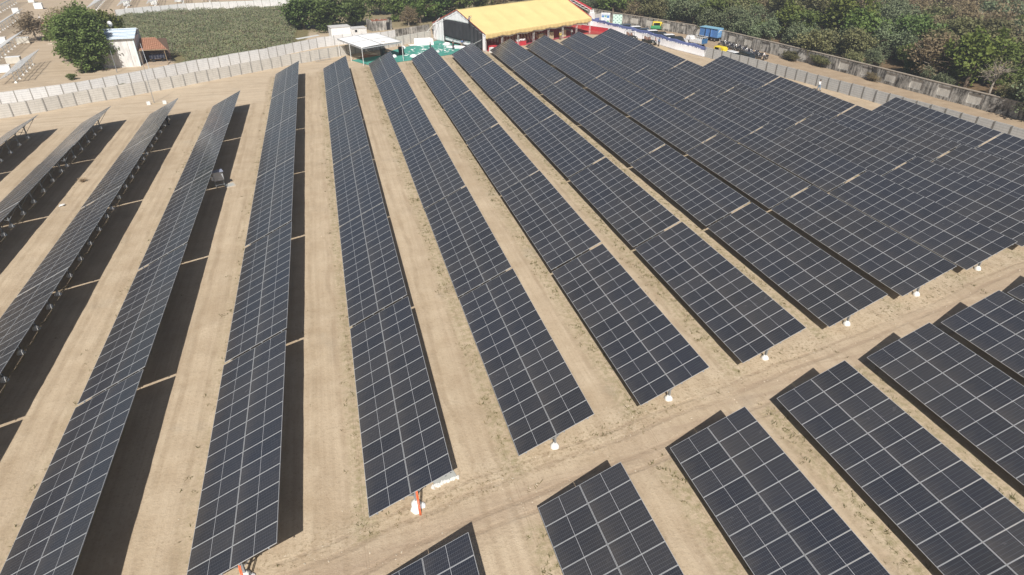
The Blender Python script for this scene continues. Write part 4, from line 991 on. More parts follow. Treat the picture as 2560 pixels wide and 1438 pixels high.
# masts, poles, blocks
def pole(name, x, y, h_, r_, m, lab, lean=(0, 0)):
    b = MB(); b.tube([(0, 0, -0.2), (lean[0], lean[1], h_)], [r_, r_ * 0.7], 8); o = b.build(name, m); o.location = (x, y, 0); return tag(o, lab, 'pole')
pole('thin_mast', -9.12, 88.85, 7.4, 0.045, STEEL, 'very tall thin mast between the two white blocks by the beige wall')
pole('concrete_pole', -19.4, 112.4, 3.7, 0.07, STEEL, 'short grey pole in front of the white house')
pole('stay_pole', -12.6, 106.5, 5.2, 0.05, STEEL, 'leaning thin pole beside the veranda', (-0.9, 2.2))
pole('wall_pole', 79.6, 171.0, 8.0, 0.12, mat('pole_grey', (0.5, 0.48, 0.45), 0.8), 'pale utility pole beyond the red arch')
for j, (x, y, lab) in enumerate([(-9.75, 88.13, 'left one of two white concrete blocks near the beige wall'), (-7.58, 88.19, 'right one of two white concrete blocks, at a row tip')]):
    b = MB(); b.box(-.24, .24, -.24, .24, -0.1, .42, taper=0.02); o = b.build('concrete_block', WHITE, bevel=0.02); o.location = (x, y, gh(x, y)); o.rotation_euler[2] = 0.4; tag(o, lab, 'block', 'white blocks at the mast')
b = MB(); b.box(-.8, .8, -.03, .03, 0.0, .05); o = b.build('plank', TAN); o.location = (-8.7, 88.4, 0.02); tag(o, 'thin pale plank lying between the white blocks', 'plank')
b = MB()
for q in range(9):
    f_ = q / 8; b.bar((f_ * 3.2, 0, 0.02), (f_ * 3.2 + 0.1, 0.35, 0.4), 0.035)
b.bar((0, 0, 0.04), (3.2, 0, 0.08), 0.04); b.bar((0, .35, .4), (3.2, .35, .44), 0.04); o = b.build('ladder', STEEL); o.location = (14.6, 111.5, 0); o.rotation_euler[2] = 0.5; tag(o, 'metal ladder lying at the foot of the beige wall', 'ladder')

# inverter cabinet on its stand, and earthing slab
t = thing('inverter', 'grey inverter cabinet on steel legs behind a table of the fourth row', 'cabinet', (4.05, 51.4, 0), 0.35)
b = MB(); b.box(-0.5, 0.5, -0.28, 0.28, 0.75, 1.75); b.build('cabinet', mat('grey_metal', (0.50, 0.52, 0.55), 0.4, 0.2), t, bevel=0.03)
b = MB(); b.box(-0.56, 0.56, -0.36, 0.34, 1.76, 1.80, 0, Matrix.Rotation(0.08, 4, 'X')); b.build('sun_shade', mat('shade_blue_grey', (0.35, 0.38, 0.48), 0.4, 0.3), t)
b = MB(); b.box(-0.72, -0.52, -0.2, 0.1, 0.85, 1.3); b.build('switch_box', WHITE, t, bevel=0.01)
b = MB()
for sx in (-.42, .42): b.bar((sx, .2, -0.1), (sx, .2, 0.75), 0.05); b.bar((sx, -.2, -0.1), (sx, -.2, .75), 0.05)
b.bar((-.42, -.2, .3), (.42, -.2, .3), 0.04); b.build('stand', STEEL, t)
b = MB(); b.box(-0.1, 0.12, -0.32, -0.285, 0.8, 0.95); b.build('label_plate', WHITE, t)
t = thing('kerbed_pit', 'grey slab with a pale raised kerb beside the inverter', 'slab', (4.95, 51.5, 0), 0.35); t.scale = (0.75, 0.75, 0.8)
b = MB(); b.box(-.6, .6, -.6, .6, -0.1, .05); b.build('slab', mat('slab_grey', (0.38, 0.39, 0.37), 0.9), t)
b = MB(); b.box(-.7, .7, -.72, -.6, -0.1, .12); b.box(-.7, .7, .6, .72, -0.1, .12); b.box(.6, .72, -.6, .6, -0.1, .12); b.build('kerb', mat('kerb_tan', (0.50, 0.45, 0.38), 0.9), t)
# dry bush and litter between rows
b = MB(); r9 = random.Random(8)
for q in range(260):
    a = r9.uniform(0, 2 * PI); e = Vector((math.cos(a) * r9.uniform(.1, .55), math.sin(a) * r9.uniform(.1, .55), r9.uniform(.1, .5))); b.quad(Vector((0, 0, 0)), Vector((0.012, 0.01, 0)), e + Vector((0.01, 0, 0)), e)
for q in range(200): leaf_quad(b, Vector((r9.gauss(0, .25), r9.gauss(0, .25), r9.uniform(.1, .45))), 0.04, r9)
o = b.build('dry_bush', mat('dry_twig', (0.38, 0.29, 0.19), 0.9)); o.location = (-10.4, 56.9, 0); tag(o, 'dry brown tumbleweed bush between the second and third rows', 'bush')
b = MB()
for q in range(5): b.box(-.2, .2, -.12, .12, 0.0, .03, 0, Matrix.Translation((r9.uniform(-.1, .1), r9.uniform(-.08, .08), .02 * q)) @ Matrix.Rotation(r9.uniform(-.5, .5), 4, 'Z') @ Matrix.Rotation(r9.uniform(-.3, .3), 4, 'Y'))
o = b.build('white_litter', WHITE); o.location = (-10.6, 50.4, 0.03); tag(o, 'crumpled white plastic scrap on the shadow edge between left rows', 'litter')
# orange conduits and sandbags at the near row ends
ORG = mat('orange_conduit', (0.72, 0.16, 0.06), 0.5)
for j, (k, lab, lab2) in enumerate([(2, 'orange cable conduit running down from the sixth row table', 'white plaster heap around the post foot with the orange conduit'), (1, 'orange cable conduit at the near end of the fifth row', 'white plaster heap at the bottom edge under the fifth row end')]):
    x0 = k * PITCH + 2.30; y0 = SHEAR * k + 0.55
    t = thing('conduit', lab, 'conduit', (x0, y0, 0)); 
    for dx in (0, 0.06):
        b = MB(); b.tube([(dx * .8, -0.05, 1.62), (dx, -0.32, 1.3), (dx + .02, -0.42, .6), (dx + .04, -0.40, .1), (dx + .05, -0.46, -0.05)], 0.026, 8); b.build('pipe', ORG, t, True)
    heap('plaster_heap', x0 - 0.08, y0 - 0.02, 0.33, 0.12, WHITE, lab2, 'heap', 20 + j, 0.85, 0.0)
    heap('plaster_heap', x0 + 0.24, y0 + 0.1, 0.20, 0.14, WHITE, 'smaller ' + lab2.replace('heap', 'lump'), 'heap', 30 + j, 0.85, 0.0)
b = MB(); rl = random.Random(13); b.box(-.55, .75, -.16, .3, -.05, .045, 1, None, .03)
for q in range(46): b.box(-.06, .06, -.05, .05, -.05, .07, 0, Matrix.Translation((rl.uniform(-.7, .85), -.22 + rl.gauss(0, .05) + 0.12 * (q % 2) * 0, .02)) @ Matrix.Rotation(rl.uniform(0, 3), 4, 'Z') @ Matrix.Rotation(rl.uniform(-.3, .3), 4, 'X'), .02)
o = b.build('mortar_strip', [CONC, mat('slab_grey', (0.38, 0.39, 0.37), 0.9)]); o.location = (19.7, 5.75, 0.02); o.rotation_euler[2] = 0.22
tag(o, 'grey slab with a crumbly white mortar edge under the sixth row end', 'mortar')

# ------------------------------------------------------------------ vehicles
GLS = mat('car_glass', (0.02, 0.025, 0.03), 0.08, 0, 0.05, 1, 0.6)
CHR = mat('chrome', (0.6, 0.6, 0.62), 0.2, 0.9, 0.05)
LMP = mat('lamp_glass', (0.75, 0.75, 0.72), 0.15)
TLM = mat('tail_lamp', (0.45, 0.03, 0.02), 0.3)
def car(label, x, y, rz, paint, group=None, van=False):
    t = thing('parked_car', label, 'car', (x, y, 0), rz, group)
    b = MB()      # lower body lofted along x (front at +x)
    secs = [(-2.05, .74, .42, .82), (-1.9, .82, .30, .92), (-1.0, .86, .24, .96), (0.6, .86, .24, .94), (1.3, .84, .26, .88), (1.85, .78, .32, .76), (2.05, .64, .42, .62)]
    base = 0
    for (sx, hw, z0, z1) in secs:
        b.v += [(sx, -hw * .94, z0), (sx, -hw, (z0 + z1) / 2), (sx, -hw * .9, z1), (sx, hw * .9, z1), (sx, hw, (z0 + z1) / 2), (sx, hw * .94, z0)]
    for i in range(len(secs) - 1):
        for j in range(6): b.f.append((i * 6 + j, i * 6 + (j + 1) % 6, (i + 1) * 6 + (j + 1) % 6, (i + 1) * 6 + j)); b.m.append(0)
    b.f.append((0, 1, 2, 3, 4, 5)); b.m.append(0); n_ = (len(secs) - 1) * 6; b.f.append(tuple(n_ + j for j in (5, 4, 3, 2, 1, 0))); b.m.append(0)
    b.build('body', paint, t, True)
    zt = 1.5 if not van else 1.75; xb, xf = (-1.75, 0.45) if not van else (-2.0, 0.9)
    b = MB(); P = [(xb - .15, -.76, .92), (xf + .65, -.76, .9), (xf + .65, .76, .9), (xb - .15, .76, .92), (xb + .15, -.60, zt - .07), (xf - .05, -.60, zt - .07), (xf - .05, .60, zt - .07), (xb + .15, .60, zt - .07)]
    b.v = P
    for q in ((4, 5, 6, 7), (0, 1, 5, 4), (1, 2, 6, 5), (2, 3, 7, 6), (3, 0, 4, 7)): b.f.append(q); b.m.append(0)
    b.build('windows', GLS, t)
    b = MB(); b.box(xb + .1, xf, -.62, .62, zt - .075, zt, taper=.06); b.build('roof', paint, t, bevel=0.02)
    for sx in (-1.28, 1.3):
        for sy in (-.8, .8): b = MB(); b.lathe([(.30, -.1), (.32, 0), (.30, .1)], 16, (sx, sy, .31), axis='y'); b.lathe([(.17, -.105), (.17, .105)], 10, (sx, sy, .31), 1, axis='y'); b.build('wheel', [RUBBER, CHR], t)
    for sy in (-.6, .6): b = MB(); b.box(1.93, 2.0, sy - .14, sy + .14, .56, .68); b.build('headlight', LMP, t); b = MB(); b.box(-2.06, -2.0, sy - .1, sy + .1, .6, .8); b.build('tail_light', TLM, t)
    return t
PW = mat('car_white', (0.78, 0.78, 0.78), 0.25, 0, 0.02); PD = mat('car_dark', (0.03, 0.035, 0.045), 0.2, 0.2, 0.05); PBK = mat('car_black', (0.012, 0.012, 0.014), 0.2); PGB = mat('car_blue_grey', (0.10, 0.13, 0.18), 0.25, 0.3)
def bx(y): 
    for (a, c) in zip(CF[:-1], CF[1:]):
        if c[1] <= y <= a[1]: return a[0] + (c[0] - a[0]) * (a[1] - y) / (a[1] - c[1])
    return 80
for y, pm_, lab in [(126.2, PGB, 'dark blue grey car behind the barrier, nearest the checked board'), (123.0, PW, 'white car behind the barrier, next to the dark one by the board'), (120.1, PGB, 'blue grey car low behind the barrier between two white cars'),
                   (117.4, PW, 'white car half sunk behind the barrier, second white one from the board'), (114.6, PD, 'dark car behind the barrier below the yellow auto rickshaw'), (111.7, PW, 'white car with dark windscreen, biggest white one behind the barrier'),
                   (108.6, PD, 'dark car behind the barrier, nearest the white railed pickup')]:
    car(lab, bx(y) + 3.0, y, PI - 0.15 + R.uniform(-.06, .06), pm_, 'cars parked behind the cloth barrier')
car('white car beside the yellow rickshaw roof, behind the grey wall', 90.6, 92.6, PI * 0.55, PW)
car('black car behind the grey wall, right of the white car', 91.6, 89.6, PI * 0.55, PBK, None, True)

YP = mat('rickshaw_yellow', (0.78, 0.60, 0.04), 0.5); GP = mat('rickshaw_green', (0.05, 0.28, 0.12), 0.4)
def rickshaw(label, x, y, rz):
    t = thing('auto_rickshaw', label, 'auto rickshaw', (x, y, 0), rz)
    b = MB(); b.prism([(-1.3, .3), (1.25, .35), (1.35, .75), (.95, .95), (-1.3, .95)], -.62, .62); b.build('body', GP, t, bevel=0.05)
    b = MB(); b.box(-1.15, .9, -.66, .66, 1.62, 1.78, taper=.04); b.box(-1.36, -.75, -.65, .65, .95, 1.62); b.box(.78, .95, -.65, -.58, .95, 1.62); b.box(.78, .95, .58, .65, .95, 1.62); b.build('hood', YP, t, bevel=0.03)
    b = MB(); b.box(-.95, .1, -.55, .55, .7, .85); b.box(-1.05, -.9, -.55, .55, .85, 1.3); b.build('seat', BLACKM, t)
    b = MB(); b.box(.80, .83, -.52, .52, 1.0, 1.6); b.build('windscreen', GLS, t)
    for sx, sy in ((1.05, 0), (-.85, .55), (-.85, -.55)): b = MB(); b.lathe([(.22, -.06), (.24, 0), (.22, .06)], 14, (sx, sy, .24), axis='y'); b.build('wheel', RUBBER, t)
    b = MB(); b.lathe([(.09, 0), (.07, .05)], 10, (1.34, 0, .75), axis='x'); b.build('headlight', LMP, t)
    return t
rickshaw('yellow and green auto rickshaw standing before the stained wall', 91.6, 125.4, 2.75)
rickshaw('auto rickshaw of which only the yellow hood shows, beside the motorcycles', 90.1, 95.6, PI * 0.6)

# blue cabin truck with two open doors and a painted end
BC = mat_stripe('blue_cabin', (0.07, 0.18, 0.42), (0.10, 0.22, 0.46), 0, 0.5, 0.12, 0.5); BLL = mat('pale_blue_end', (0.14, 0.32, 0.58), 0.5); BRF = mat('cabin_roof', (0.22, 0.42, 0.55), 0.6)
t = thing('mobile_cabin', 'blue cabin on a wheeled chassis against the stained wall', 'trailer', (97.0, 110.6, 0), math.radians(-66)); t.scale = (0.78, 0.85, 0.86)
b = MB(); b.box(-2.9, 2.9, -1.1, 1.1, 0.95, 2.95); b.build('cabin_body', BC, t)
b = MB(); b.box(-3.05, 2.95, -1.3, 1.2, 2.95, 3.03); b.build('roof', BRF, t)
for q in (-0.9, 0.7): b = MB(); b.box(q - .28, q + .28, -1.125, -1.09, 1.1, 2.75); b.build('doorway_plate', BLACKM, t); b = MB(); b.box(q + .3, q + .34, -1.6, -1.1, 1.1, 2.75); b.build('door_leaf', BC, t)  # black plates paint the unlit interior behind the open doorways
b = MB(); b.box(2.9, 2.96, -1.1, 1.1, 0.98, 2.94); b.build('end_panel', BLL, t)
b = MB()
for q in range(12):
    a0 = PI * q / 12; a1 = PI * (q + 1) / 12
    b.quad((2.97, .62 * math.cos(a0), 2.15 + .45 * math.sin(a0)), (2.97, .85 * math.cos(a0), 2.15 + .62 * math.sin(a0)), (2.97, .85 * math.cos(a1), 2.15 + .62 * math.sin(a1)), (2.97, .62 * math.cos(a1), 2.15 + .45 * math.sin(a1)))
b.build('white_arch_emblem', WHITE, t)
b = MB(); b.box(2.962, 2.975, -.5, .5, 1.78, 1.88); b.box(2.962, 2.975, -.4, .4, 1.5, 1.6); b.box(2.962, 2.975, -.6, .6, 1.2, 1.28); b.build('painted_lines', PBL, t)
b = MB(); b.box(-3.2, 3.1, -.6, .6, .7, .95); b.build('chassis', BLACKM, t)
for sx in (-1.9, 1.2, 2.2):
    for sy in (-.95, .95): b = MB(); b.lathe([(.40, -.14), (.43, 0), (.40, .14)], 16, (sx, sy, .42), axis='y'); b.lathe([(.18, -.15), (.18, .15)], 8, (sx, sy, .42), 1, axis='y'); b.build('wheel', [RUBBER, CHR], t)
t = thing('railed_pickup', 'white pickup with a railed bed and blue tailgate at the barrier end', 'pickup', (90.6, 106.0, 0), math.radians(-72))
b = MB(); b.box(-2.6, -1.3, -.8, .8, .45, 1.1, taper=.03); b.build('bonnet', WHITE, t, bevel=.05); b = MB(); b.box(-1.9, -.75, -.8, .8, 1.1, 1.85, taper=.12); b.build('cab', PW, t, bevel=.04); b = MB(); b.box(-1.98, -1.86, -.62, .62, 1.2, 1.72); b.build('windscreen', GLS, t)
b = MB(); b.box(-.7, 2.6, -.85, .85, .65, .8); b.build('bed', STEEL, t)
b = MB(); b.box(-.7, 2.6, -.88, -.84, .8, 1.35); b.box(-.7, 2.6, .84, .88, .8, 1.35); b.build('side_panel', WHITE, t)
b = MB(); b.box(2.56, 2.62, -.85, .85, .8, 1.7); b.build('tailgate', mat('tail_blue', (0.04, 0.13, 0.28), 0.5), t)
b = MB()
for sy in (-.86, .86):
    for q in range(8): b.bar((-.68 + q * .46, sy, .8), (-.68 + q * .46, sy, 2.05), .04)
    b.bar((-.7, sy, 2.05), (2.6, sy, 2.05), .05); b.bar((-.7, sy, 1.7), (2.6, sy, 1.7), .04)
b.bar((2.58, -.86, 2.05), (2.58, .86, 2.05), .05); b.build('rail', WHITE, t)
for sx in (-2.0, 1.6):
    for sy in (-.78, .78): b = MB(); b.lathe([(.34, -.1), (.36, 0), (.34, .1)], 14, (sx, sy, .36), axis='y'); b.build('wheel', RUBBER, t)
# open jeeps in front of the barrier
JG = mat('jeep_paint', (0.035, 0.035, 0.03), 0.5, 0, 0.3, 3)
def jeep(label, x, y, rz):
    t = thing('open_jeep', label, 'jeep', (x, y, 0), rz)
    b = MB(); b.box(-1.6, .45, -.7, .7, .5, .95); b.box(.45, 1.7, -.55, .55, .55, 1.0, taper=.03); b.box(.7, 1.6, -.78, -.55, .72, .8); b.box(.7, 1.6, .55, .78, .72, .8); b.build('body', JG, t, bevel=.03)
    b = MB()
    for sy in (-.62, .62): b.bar((.5, sy, .95), (.35, sy, 1.6), .05)
    b.bar((.35, -.62, 1.6), (.35, .62, 1.6), .05); b.bar((.5, -.62, .98), (.5, .62, .98), .05); b.build('windscreen_frame', BLACKM, t)
    b = MB()
    for sx in (-1.5, -.3):
        for sy in (-.65, .65): b.bar((sx, sy, .9), (sx, sy, 1.75), .045)
        b.bar((sx, -.65, 1.75), (sx, .65, 1.75), .045)
    b.bar((-1.5, -.65, 1.75), (-.3, -.65, 1.75), .045); b.bar((-1.5, .65, 1.75), (-.3, .65, 1.75), .045); b.build('roll_bar', STEEL, t)
    for sx, sy in ((-.2, -.35), (-.2, .35), (-1.2, 0)): b = MB(); b.box(sx - .2, sx + .2, sy - .22, sy + .22, .9, 1.1); b.box(sx - .25, sx - .15, sy - .22, sy + .22, 1.1, 1.5); b.build('seat', mat('jeep_seat', (0.25, 0.14, 0.10), 0.8), t)
    for sx in (-1.1, 1.15):
        for sy in (-.75, .75): b = MB(); b.lathe([(.36, -.1), (.38, 0), (.36, .1)], 14, (sx, sy, .38), axis='y'); b.lathe([(.16, -.11), (.16, .11)], 8, (sx, sy, .38), 1, axis='y'); b.build('wheel', [RUBBER, CHR], t)
    for sy in (-.35, .35): b = MB(); b.lathe([(.1, 0), (.08, .06)], 10, (1.7, sy, .82), axis='x'); b.build('headlight', LMP, t)
    return t
jeep('dark open jeep in front of the barrier, beside the person in blue', 82.0, 109.6, math.radians(-78))
jeep('dark open jeep in front of the barrier, farther behind a row tip', 80.4, 115.2, math.radians(-82))
# motorcycles
def moto_proto():
    t = thing('motorcycle', '', 'motorcycle')
    for sx in (-.62, .62): b = MB(); b.lathe([(.27, -.05), (.30, 0), (.27, .05)], 14, (sx, 0, .3), axis='y'); b.lathe([(.15, -.055), (.15, .055)], 8, (sx, 0, .3), 1, axis='y'); b.build('wheel', [RUBBER, CHR], t)
    b = MB(); b.prism([(-.15, .32), (.25, .32), (.32, .6), (-.3, .62)], -.13, .13); b.build('engine', CHR, t)
    b = MB(); b.prism([(.02, .72), (.42, .74), (.36, .98), (.08, .96)], -.15, .15); b.prism([(-.9, .62), (-.3, .55), (-.3, .66), (-.85, .76)], -.12, .12); b.build('fuel_tank', mat('moto_paint', (0.06, 0.06, 0.09), 0.25, 0.2, 0.3, 1, rnd=1.0), t, bevel=.02)
    b = MB(); b.box(-.72, .04, -.14, .14, .74, .84, taper=.03); b.build('seat', BLACKM, t)
    b = MB(); b.bar((.62, 0, .3), (.42, 0, 1.0), .05); b.bar((.40, -.36, 1.05), (.40, .36, 1.05), .03); b.bar((-.62, 0, .3), (-.15, 0, .5), .04); b.bar((.4, -.34, 1.05), (.36, -.42, 1.2), .02); b.bar((.4, .34, 1.05), (.36, .42, 1.2), .02); b.build('handlebar', CHR, t)
    b = MB(); b.lathe([(.09, 0), (.07, .07)], 10, (.52, 0, .93), axis='x'); b.build('headlight', LMP, t)
    b = MB(); b.bar((-.1, .16, .3), (-.75, .18, .35), .06); b.build('exhaust', CHR, t)
    return t
mp_ = moto_proto(); NBK = 22
for q in range(NBK):
    y = 104.4 - q * 0.64; x = 96.2 + (0.9 if q % 3 == 1 else 0.0) + R.uniform(-.35, .35); y += R.uniform(-.15, .15); rz = PI + 0.25 + R.uniform(-.4, .4)
    lab = f'motorcycle in the row by the stained wall, {ORF[q]} from the blue cabin'
    if q == 0: t = mp_; t.location = (x, y, 0); t.rotation_euler[2] = rz; t['label'] = lab; t['group'] = 'motorcycles parked in a row'
    else: t = dup(mp_, (x, y, 0), rz, lab, 'motorcycles parked in a row')
    t.rotation_euler[0] = -0.12
t = dup(mp_, (96.6, 89.9, 0), PI + .5, 'reddish motorcycle at the right end of the row behind the man', None)

# ------------------------------------------------------------------ people
def skin_body(name, nodes, edges, m, parent, sub=1):
    me = bpy.data.meshes.new(name); me.from_pydata([n_[0] for n_ in nodes], edges, []); me.update()
    o = bpy.data.objects.new(name, me); COL.objects.link(o)
    md = o.modifiers.new('skin', 'SKIN'); md.use_smooth_shade = True
    if not me.skin_vertices: me.skin_vertices.new()
    for i, n_ in enumerate(nodes):
        r_ = n_[1]; r_ = (r_, r_) if isinstance(r_, (int, float)) else r_
        me.skin_vertices[0].data[i].radius = r_; me.skin_vertices[0].data[i].use_root = (i == 0)
    sb = o.modifiers.new('sub', 'SUBSURF'); sb.levels = sub; sb.render_levels = sub
    dg = bpy.context.evaluated_depsgraph_get(); ev = o.evaluated_get(dg); nm = bpy.data.meshes.new_from_object(ev)
    o.modifiers.clear(); o.data = nm; nm.materials.clear(); nm.materials.append(m); nm.polygons.foreach_set('use_smooth', [True] * len(nm.polygons))
    if parent: o.parent = parent
    return o
SKN = mat('brown_skin', (0.26, 0.145, 0.09), 0.6, 0, 0.05); HAIR = mat('black_hair', (0.012, 0.010, 0.010), 0.6)
def person(label, x, y, rz, shirt, trous, pose='stand', z=0.0, capm=None):
    """x is the facing direction; pelvis root, joints posed by name"""
    t = thing('person', label, 'person', (x, y, z), rz); V = Vector
    lean = {'stand': 0.0, 'walk': 0.03, 'bend': 0.45, 'climb': 0.12}[pose]
    pel = V((0, 0, .93)); 
    if pose == 'bend': pel = V((-.08, 0, .88))
    ch = pel + V((lean * .9, 0, .42 - lean * .28)); nk = ch + V((lean * .25, 0, .13)); hd = nk + V((lean * .12 + .02, 0, .13))
    legs = {'stand': [((0.01, .1), (0.0, .12)), ((0.02, -.1), (-.02, -.12))], 'walk': [((.17, .09), (.26, .09)), ((-.02, -.09), (-.3, -.09))], 'bend': [((.08, .12), (.0, .15)), ((.02, -.12), (-.12, -.15))], 'climb': [((.2, .12), (.12, .12)), ((.02, -.1), (-.04, -.1))]}[pose]
    def leg(s, l):
        h = pel + V((0, s * .095, -.03)); k = V((l[0][0], l[0][1], .5 if not (pose == 'climb' and s > 0) else .72)); a = V((l[1][0], l[1][1], .09 if not (pose == 'climb' and s > 0) else .36)); return [h, k, a, a + V((.15, 0, -.045))]
    L, Rr = leg(1, legs[0]), leg(-1, legs[1])
    arms = {'stand': [(.02, .26, -.27), (.1, .27, -.5)], 'walk': [(-.08, .25, -.26), (.06, .26, -.5)], 'bend': [(.2, .24, -.2), (.42, .2, -.34)], 'climb': [(.24, .24, .1), (.42, .2, .34)]}[pose]
    def arm(s):
        f_ = -1 if (pose == 'walk' and s < 0) else 1
        sh = ch + V((0, s * .18, .05)); e = ch + V((arms[0][0] * f_ + .03, s * arms[0][1], arms[0][2])); w_ = ch + V((arms[1][0] * f_, s * arms[1][1], arms[1][2])); return [sh, e, w_]
    AL, AR = arm(1), arm(-1)
    nodes = [(pel, (.14, .11)), (pel.lerp(ch, .5), (.125, .095)), (ch, (.15, .10)), (nk, .052), (hd - V((0, 0, .04)), (.075, .085)), (hd + V((0, 0, .06)), (.088, .095)), (hd + V((0, 0, .12)), (.06, .07)), (hd + V((.11, 0, -.0)), .012)]
    edges = [(0, 1), (1, 2), (2, 3), (3, 4), (4, 5), (5, 6), (5, 7)]
    for P in (L, Rr):
        i = len(nodes); nodes += [(P[0], .088), (P[1], .056), (P[2], .038), (P[3], .034)]; edges += [(0, i), (i, i + 1), (i + 1, i + 2), (i + 2, i + 3)]
    for s, P in ((1, AL), (-1, AR)):
        i = len(nodes); d = (P[2] - P[1]).normalized(); sd_ = V((d.z, 0, -d.x)).normalized() if abs(d.z) > .2 else V((0, 0, 1))
        nodes += [(P[0], .055), (P[1], .040), (P[2], .027), (P[2] + d * .07, (.036, .018))]; edges += [(2, i), (i, i + 1), (i + 1, i + 2), (i + 2, i + 3)]
        for q, (o_, ln) in enumerate([(-.030, .06), (-.010, .075), (.010, .08), (.030, .07)]):
            j = len(nodes); b0 = P[2] + d * .10 + sd_ * o_; nodes += [(b0, .009), (b0 + d * ln * .6 + V((.008, 0, 0)), .008), (b0 + d * ln + V((.02, 0, 0)), .007)]; edges += [(i + 3, j), (j, j + 1), (j + 1, j + 2)]
        j = len(nodes); b0 = P[2] + d * .04 + sd_ * .045; nodes += [(b0, .010), (b0 + d * .04 + sd_ * .012, .008)]; edges += [(i + 2, j), (j, j + 1)]
    skin_body('body', nodes, edges, SKN, t)
    sn = [(pel + V((0, 0, -.06)), (.165, .135)), (pel.lerp(ch, .5), (.15, .12)), (ch, (.175, .125)), (nk - V((0, 0, .05)), .075)]; se = [(0, 1), (1, 2), (2, 3)]
    for P in (AL, AR): i = len(sn); sn += [(P[0], .072), (P[1], .055), (P[1].lerp(P[2], .75), .044)]; se += [(2, i), (i, i + 1), (i + 1, i + 2)]
    skin_body('shirt', sn, se, shirt, t)
    tn = [(pel + V((0, 0, .02)), (.16, .13))]; te = []
    for P in (L, Rr): i = len(tn); tn += [(P[0] - V((0, 0, .02)), .105), (P[1], .078), (P[2] + V((0, 0, .03)), .062)]; te += [(0, i), (i, i + 1), (i + 1, i + 2)]
    skin_body('trousers', tn, te, trous, t)
    b = MB(); b.lathe([(.0885, -.02), (.105, .04), (.10, .10), (.065, .155), (.02, .17)], 12, tuple(hd + V((-.018, 0, .0)))); b.build('hair', capm or HAIR, t, True)
    for P in (L, Rr): b = MB(); b.box(-.07, .2, -.05, .05, -.05, .035, 0, Matrix.Translation(P[2] + V((0, 0, -.035))), .01); b.build('shoe', BLACKM, t)
    for s in (-.033, .033): b = MB(); b.lathe([(.006, -.008), (.012, 0), (.006, .008)], 6, tuple(hd + V((.092, s, .045)))); b.build('eye', BLACKM, t)
    return t
S_W = mat('white_shirt', (0.78, 0.79, 0.80), 0.8); S_B = mat('blue_shirt', (0.08, 0.16, 0.34), 0.8); S_LB = mat('light_blue_shirt', (0.35, 0.50, 0.66), 0.8); S_K = mat('dark_shirt', (0.04, 0.045, 0.06), 0.8); S_Y = mat('yellow_shirt', (0.72, 0.62, 0.10), 0.8); S_C = mat('camouflage_shirt', (0.22, 0.24, 0.16), 0.9, 0, 0.7, 9)
S_P = mat('plaid_shirt', (0.25, 0.20, 0.30), 0.8, 0, 0.4, 8); S_R = mat('red_shirt', (0.35, 0.08, 0.08), 0.8); T_D = mat('dark_trousers', (0.035, 0.04, 0.05), 0.85); T_J = mat('jeans', (0.16, 0.24, 0.34), 0.85); T_T = mat('tan_trousers', (0.33, 0.26, 0.18), 0.85)
person('person in white shirt and jeans walking between the grey wall and the panels', 91.1, 67.9, -1.3, S_W, T_J, 'walk')
person('person in white shirt and dark trousers standing at the end of the motorcycle row', 95.9, 89.6, 2.2, S_W, T_D, 'stand')
person('person in dark blue shirt standing against the white cloth barrier', 83.2, 107.4, PI, S_B, T_D, 'stand')
person('person in camouflage clothes standing beside the yellow green auto rickshaw', 92.4, 124.2, -1.9, S_C, S_C, 'stand')
pc = tw(-0.35, 4.75); person('person in patterned shirt climbing at the tent edge above the black curtain', pc.x, pc.y, TA + 0.0, S_P, T_D, 'climb', 4.55)
pc = tw(-0.6, 17.2); person('person in grey clothes on the scaffold at the back left tent corner', pc.x, pc.y, TA - 0.3, mat('grey_shirt', (0.35, 0.36, 0.36), 0.8), T_D, 'climb', 1.35)
person('person in dark vest and red cloth standing on the green mat before the curtain', 41.6, 115.7, 1.9, S_K, T_D, 'stand')
person('person in blue shirt bending beside the black curtain', 43.7, 117.6, 0.9, S_B, T_T, 'bend')
person('person in light blue shirt beside the one in blue at the curtain', 44.6, 118.6, 0.5, S_LB, T_J, 'stand')
person('person in pale blue clothes closest to the curtain, right of the group', 45.3, 119.2, 0.3, S_LB, T_D, 'bend')
person('person in black seen over a row tip on the green mat', 37.0, 116.0, 0.0, S_K, T_D, 'stand')
person('person in black at the right edge of the canopy shade', 30.6, 114.6, 0.8, S_K, T_D, 'stand')
person('person in dark clothes with red trim standing in the canopy shade', 27.6, 110.9, 2.0, S_K, S_R, 'stand')
pc = tw(20.6, -0.4); person('person in bright yellow on the tent edge, half hidden by a row tip', pc.x, pc.y, 1.2, S_Y, T_T, 'stand')
pc = tw(21.4, 0.4); person('person in white shirt right behind the one in yellow', pc.x, pc.y, 2.0, S_W, T_D, 'stand')
pc = tw(25.4, 0.9); person('person in pale shirt standing under the right part of the tent', pc.x, pc.y, -1.0, S_W, T_D, 'stand')
person('person in pink shirt sitting height beside the nearer jeep', 82.9, 108.5, 0.0, mat('pink_shirt', (0.55, 0.36, 0.36), 0.8), T_D, 'stand')
person('person in white shirt walking on the sand at the top left construction site', -51.3, 178.0, 0.5, S_W, T_D, 'walk')
person('person in dark clothes under the far end of the third row', -5.2, 76.6, 0.5, S_K, T_D, 'stand')
person('second person in dark clothes stooping under the far end of the third row', -5.9, 75.2, 0.9, S_B, T_D, 'bend')

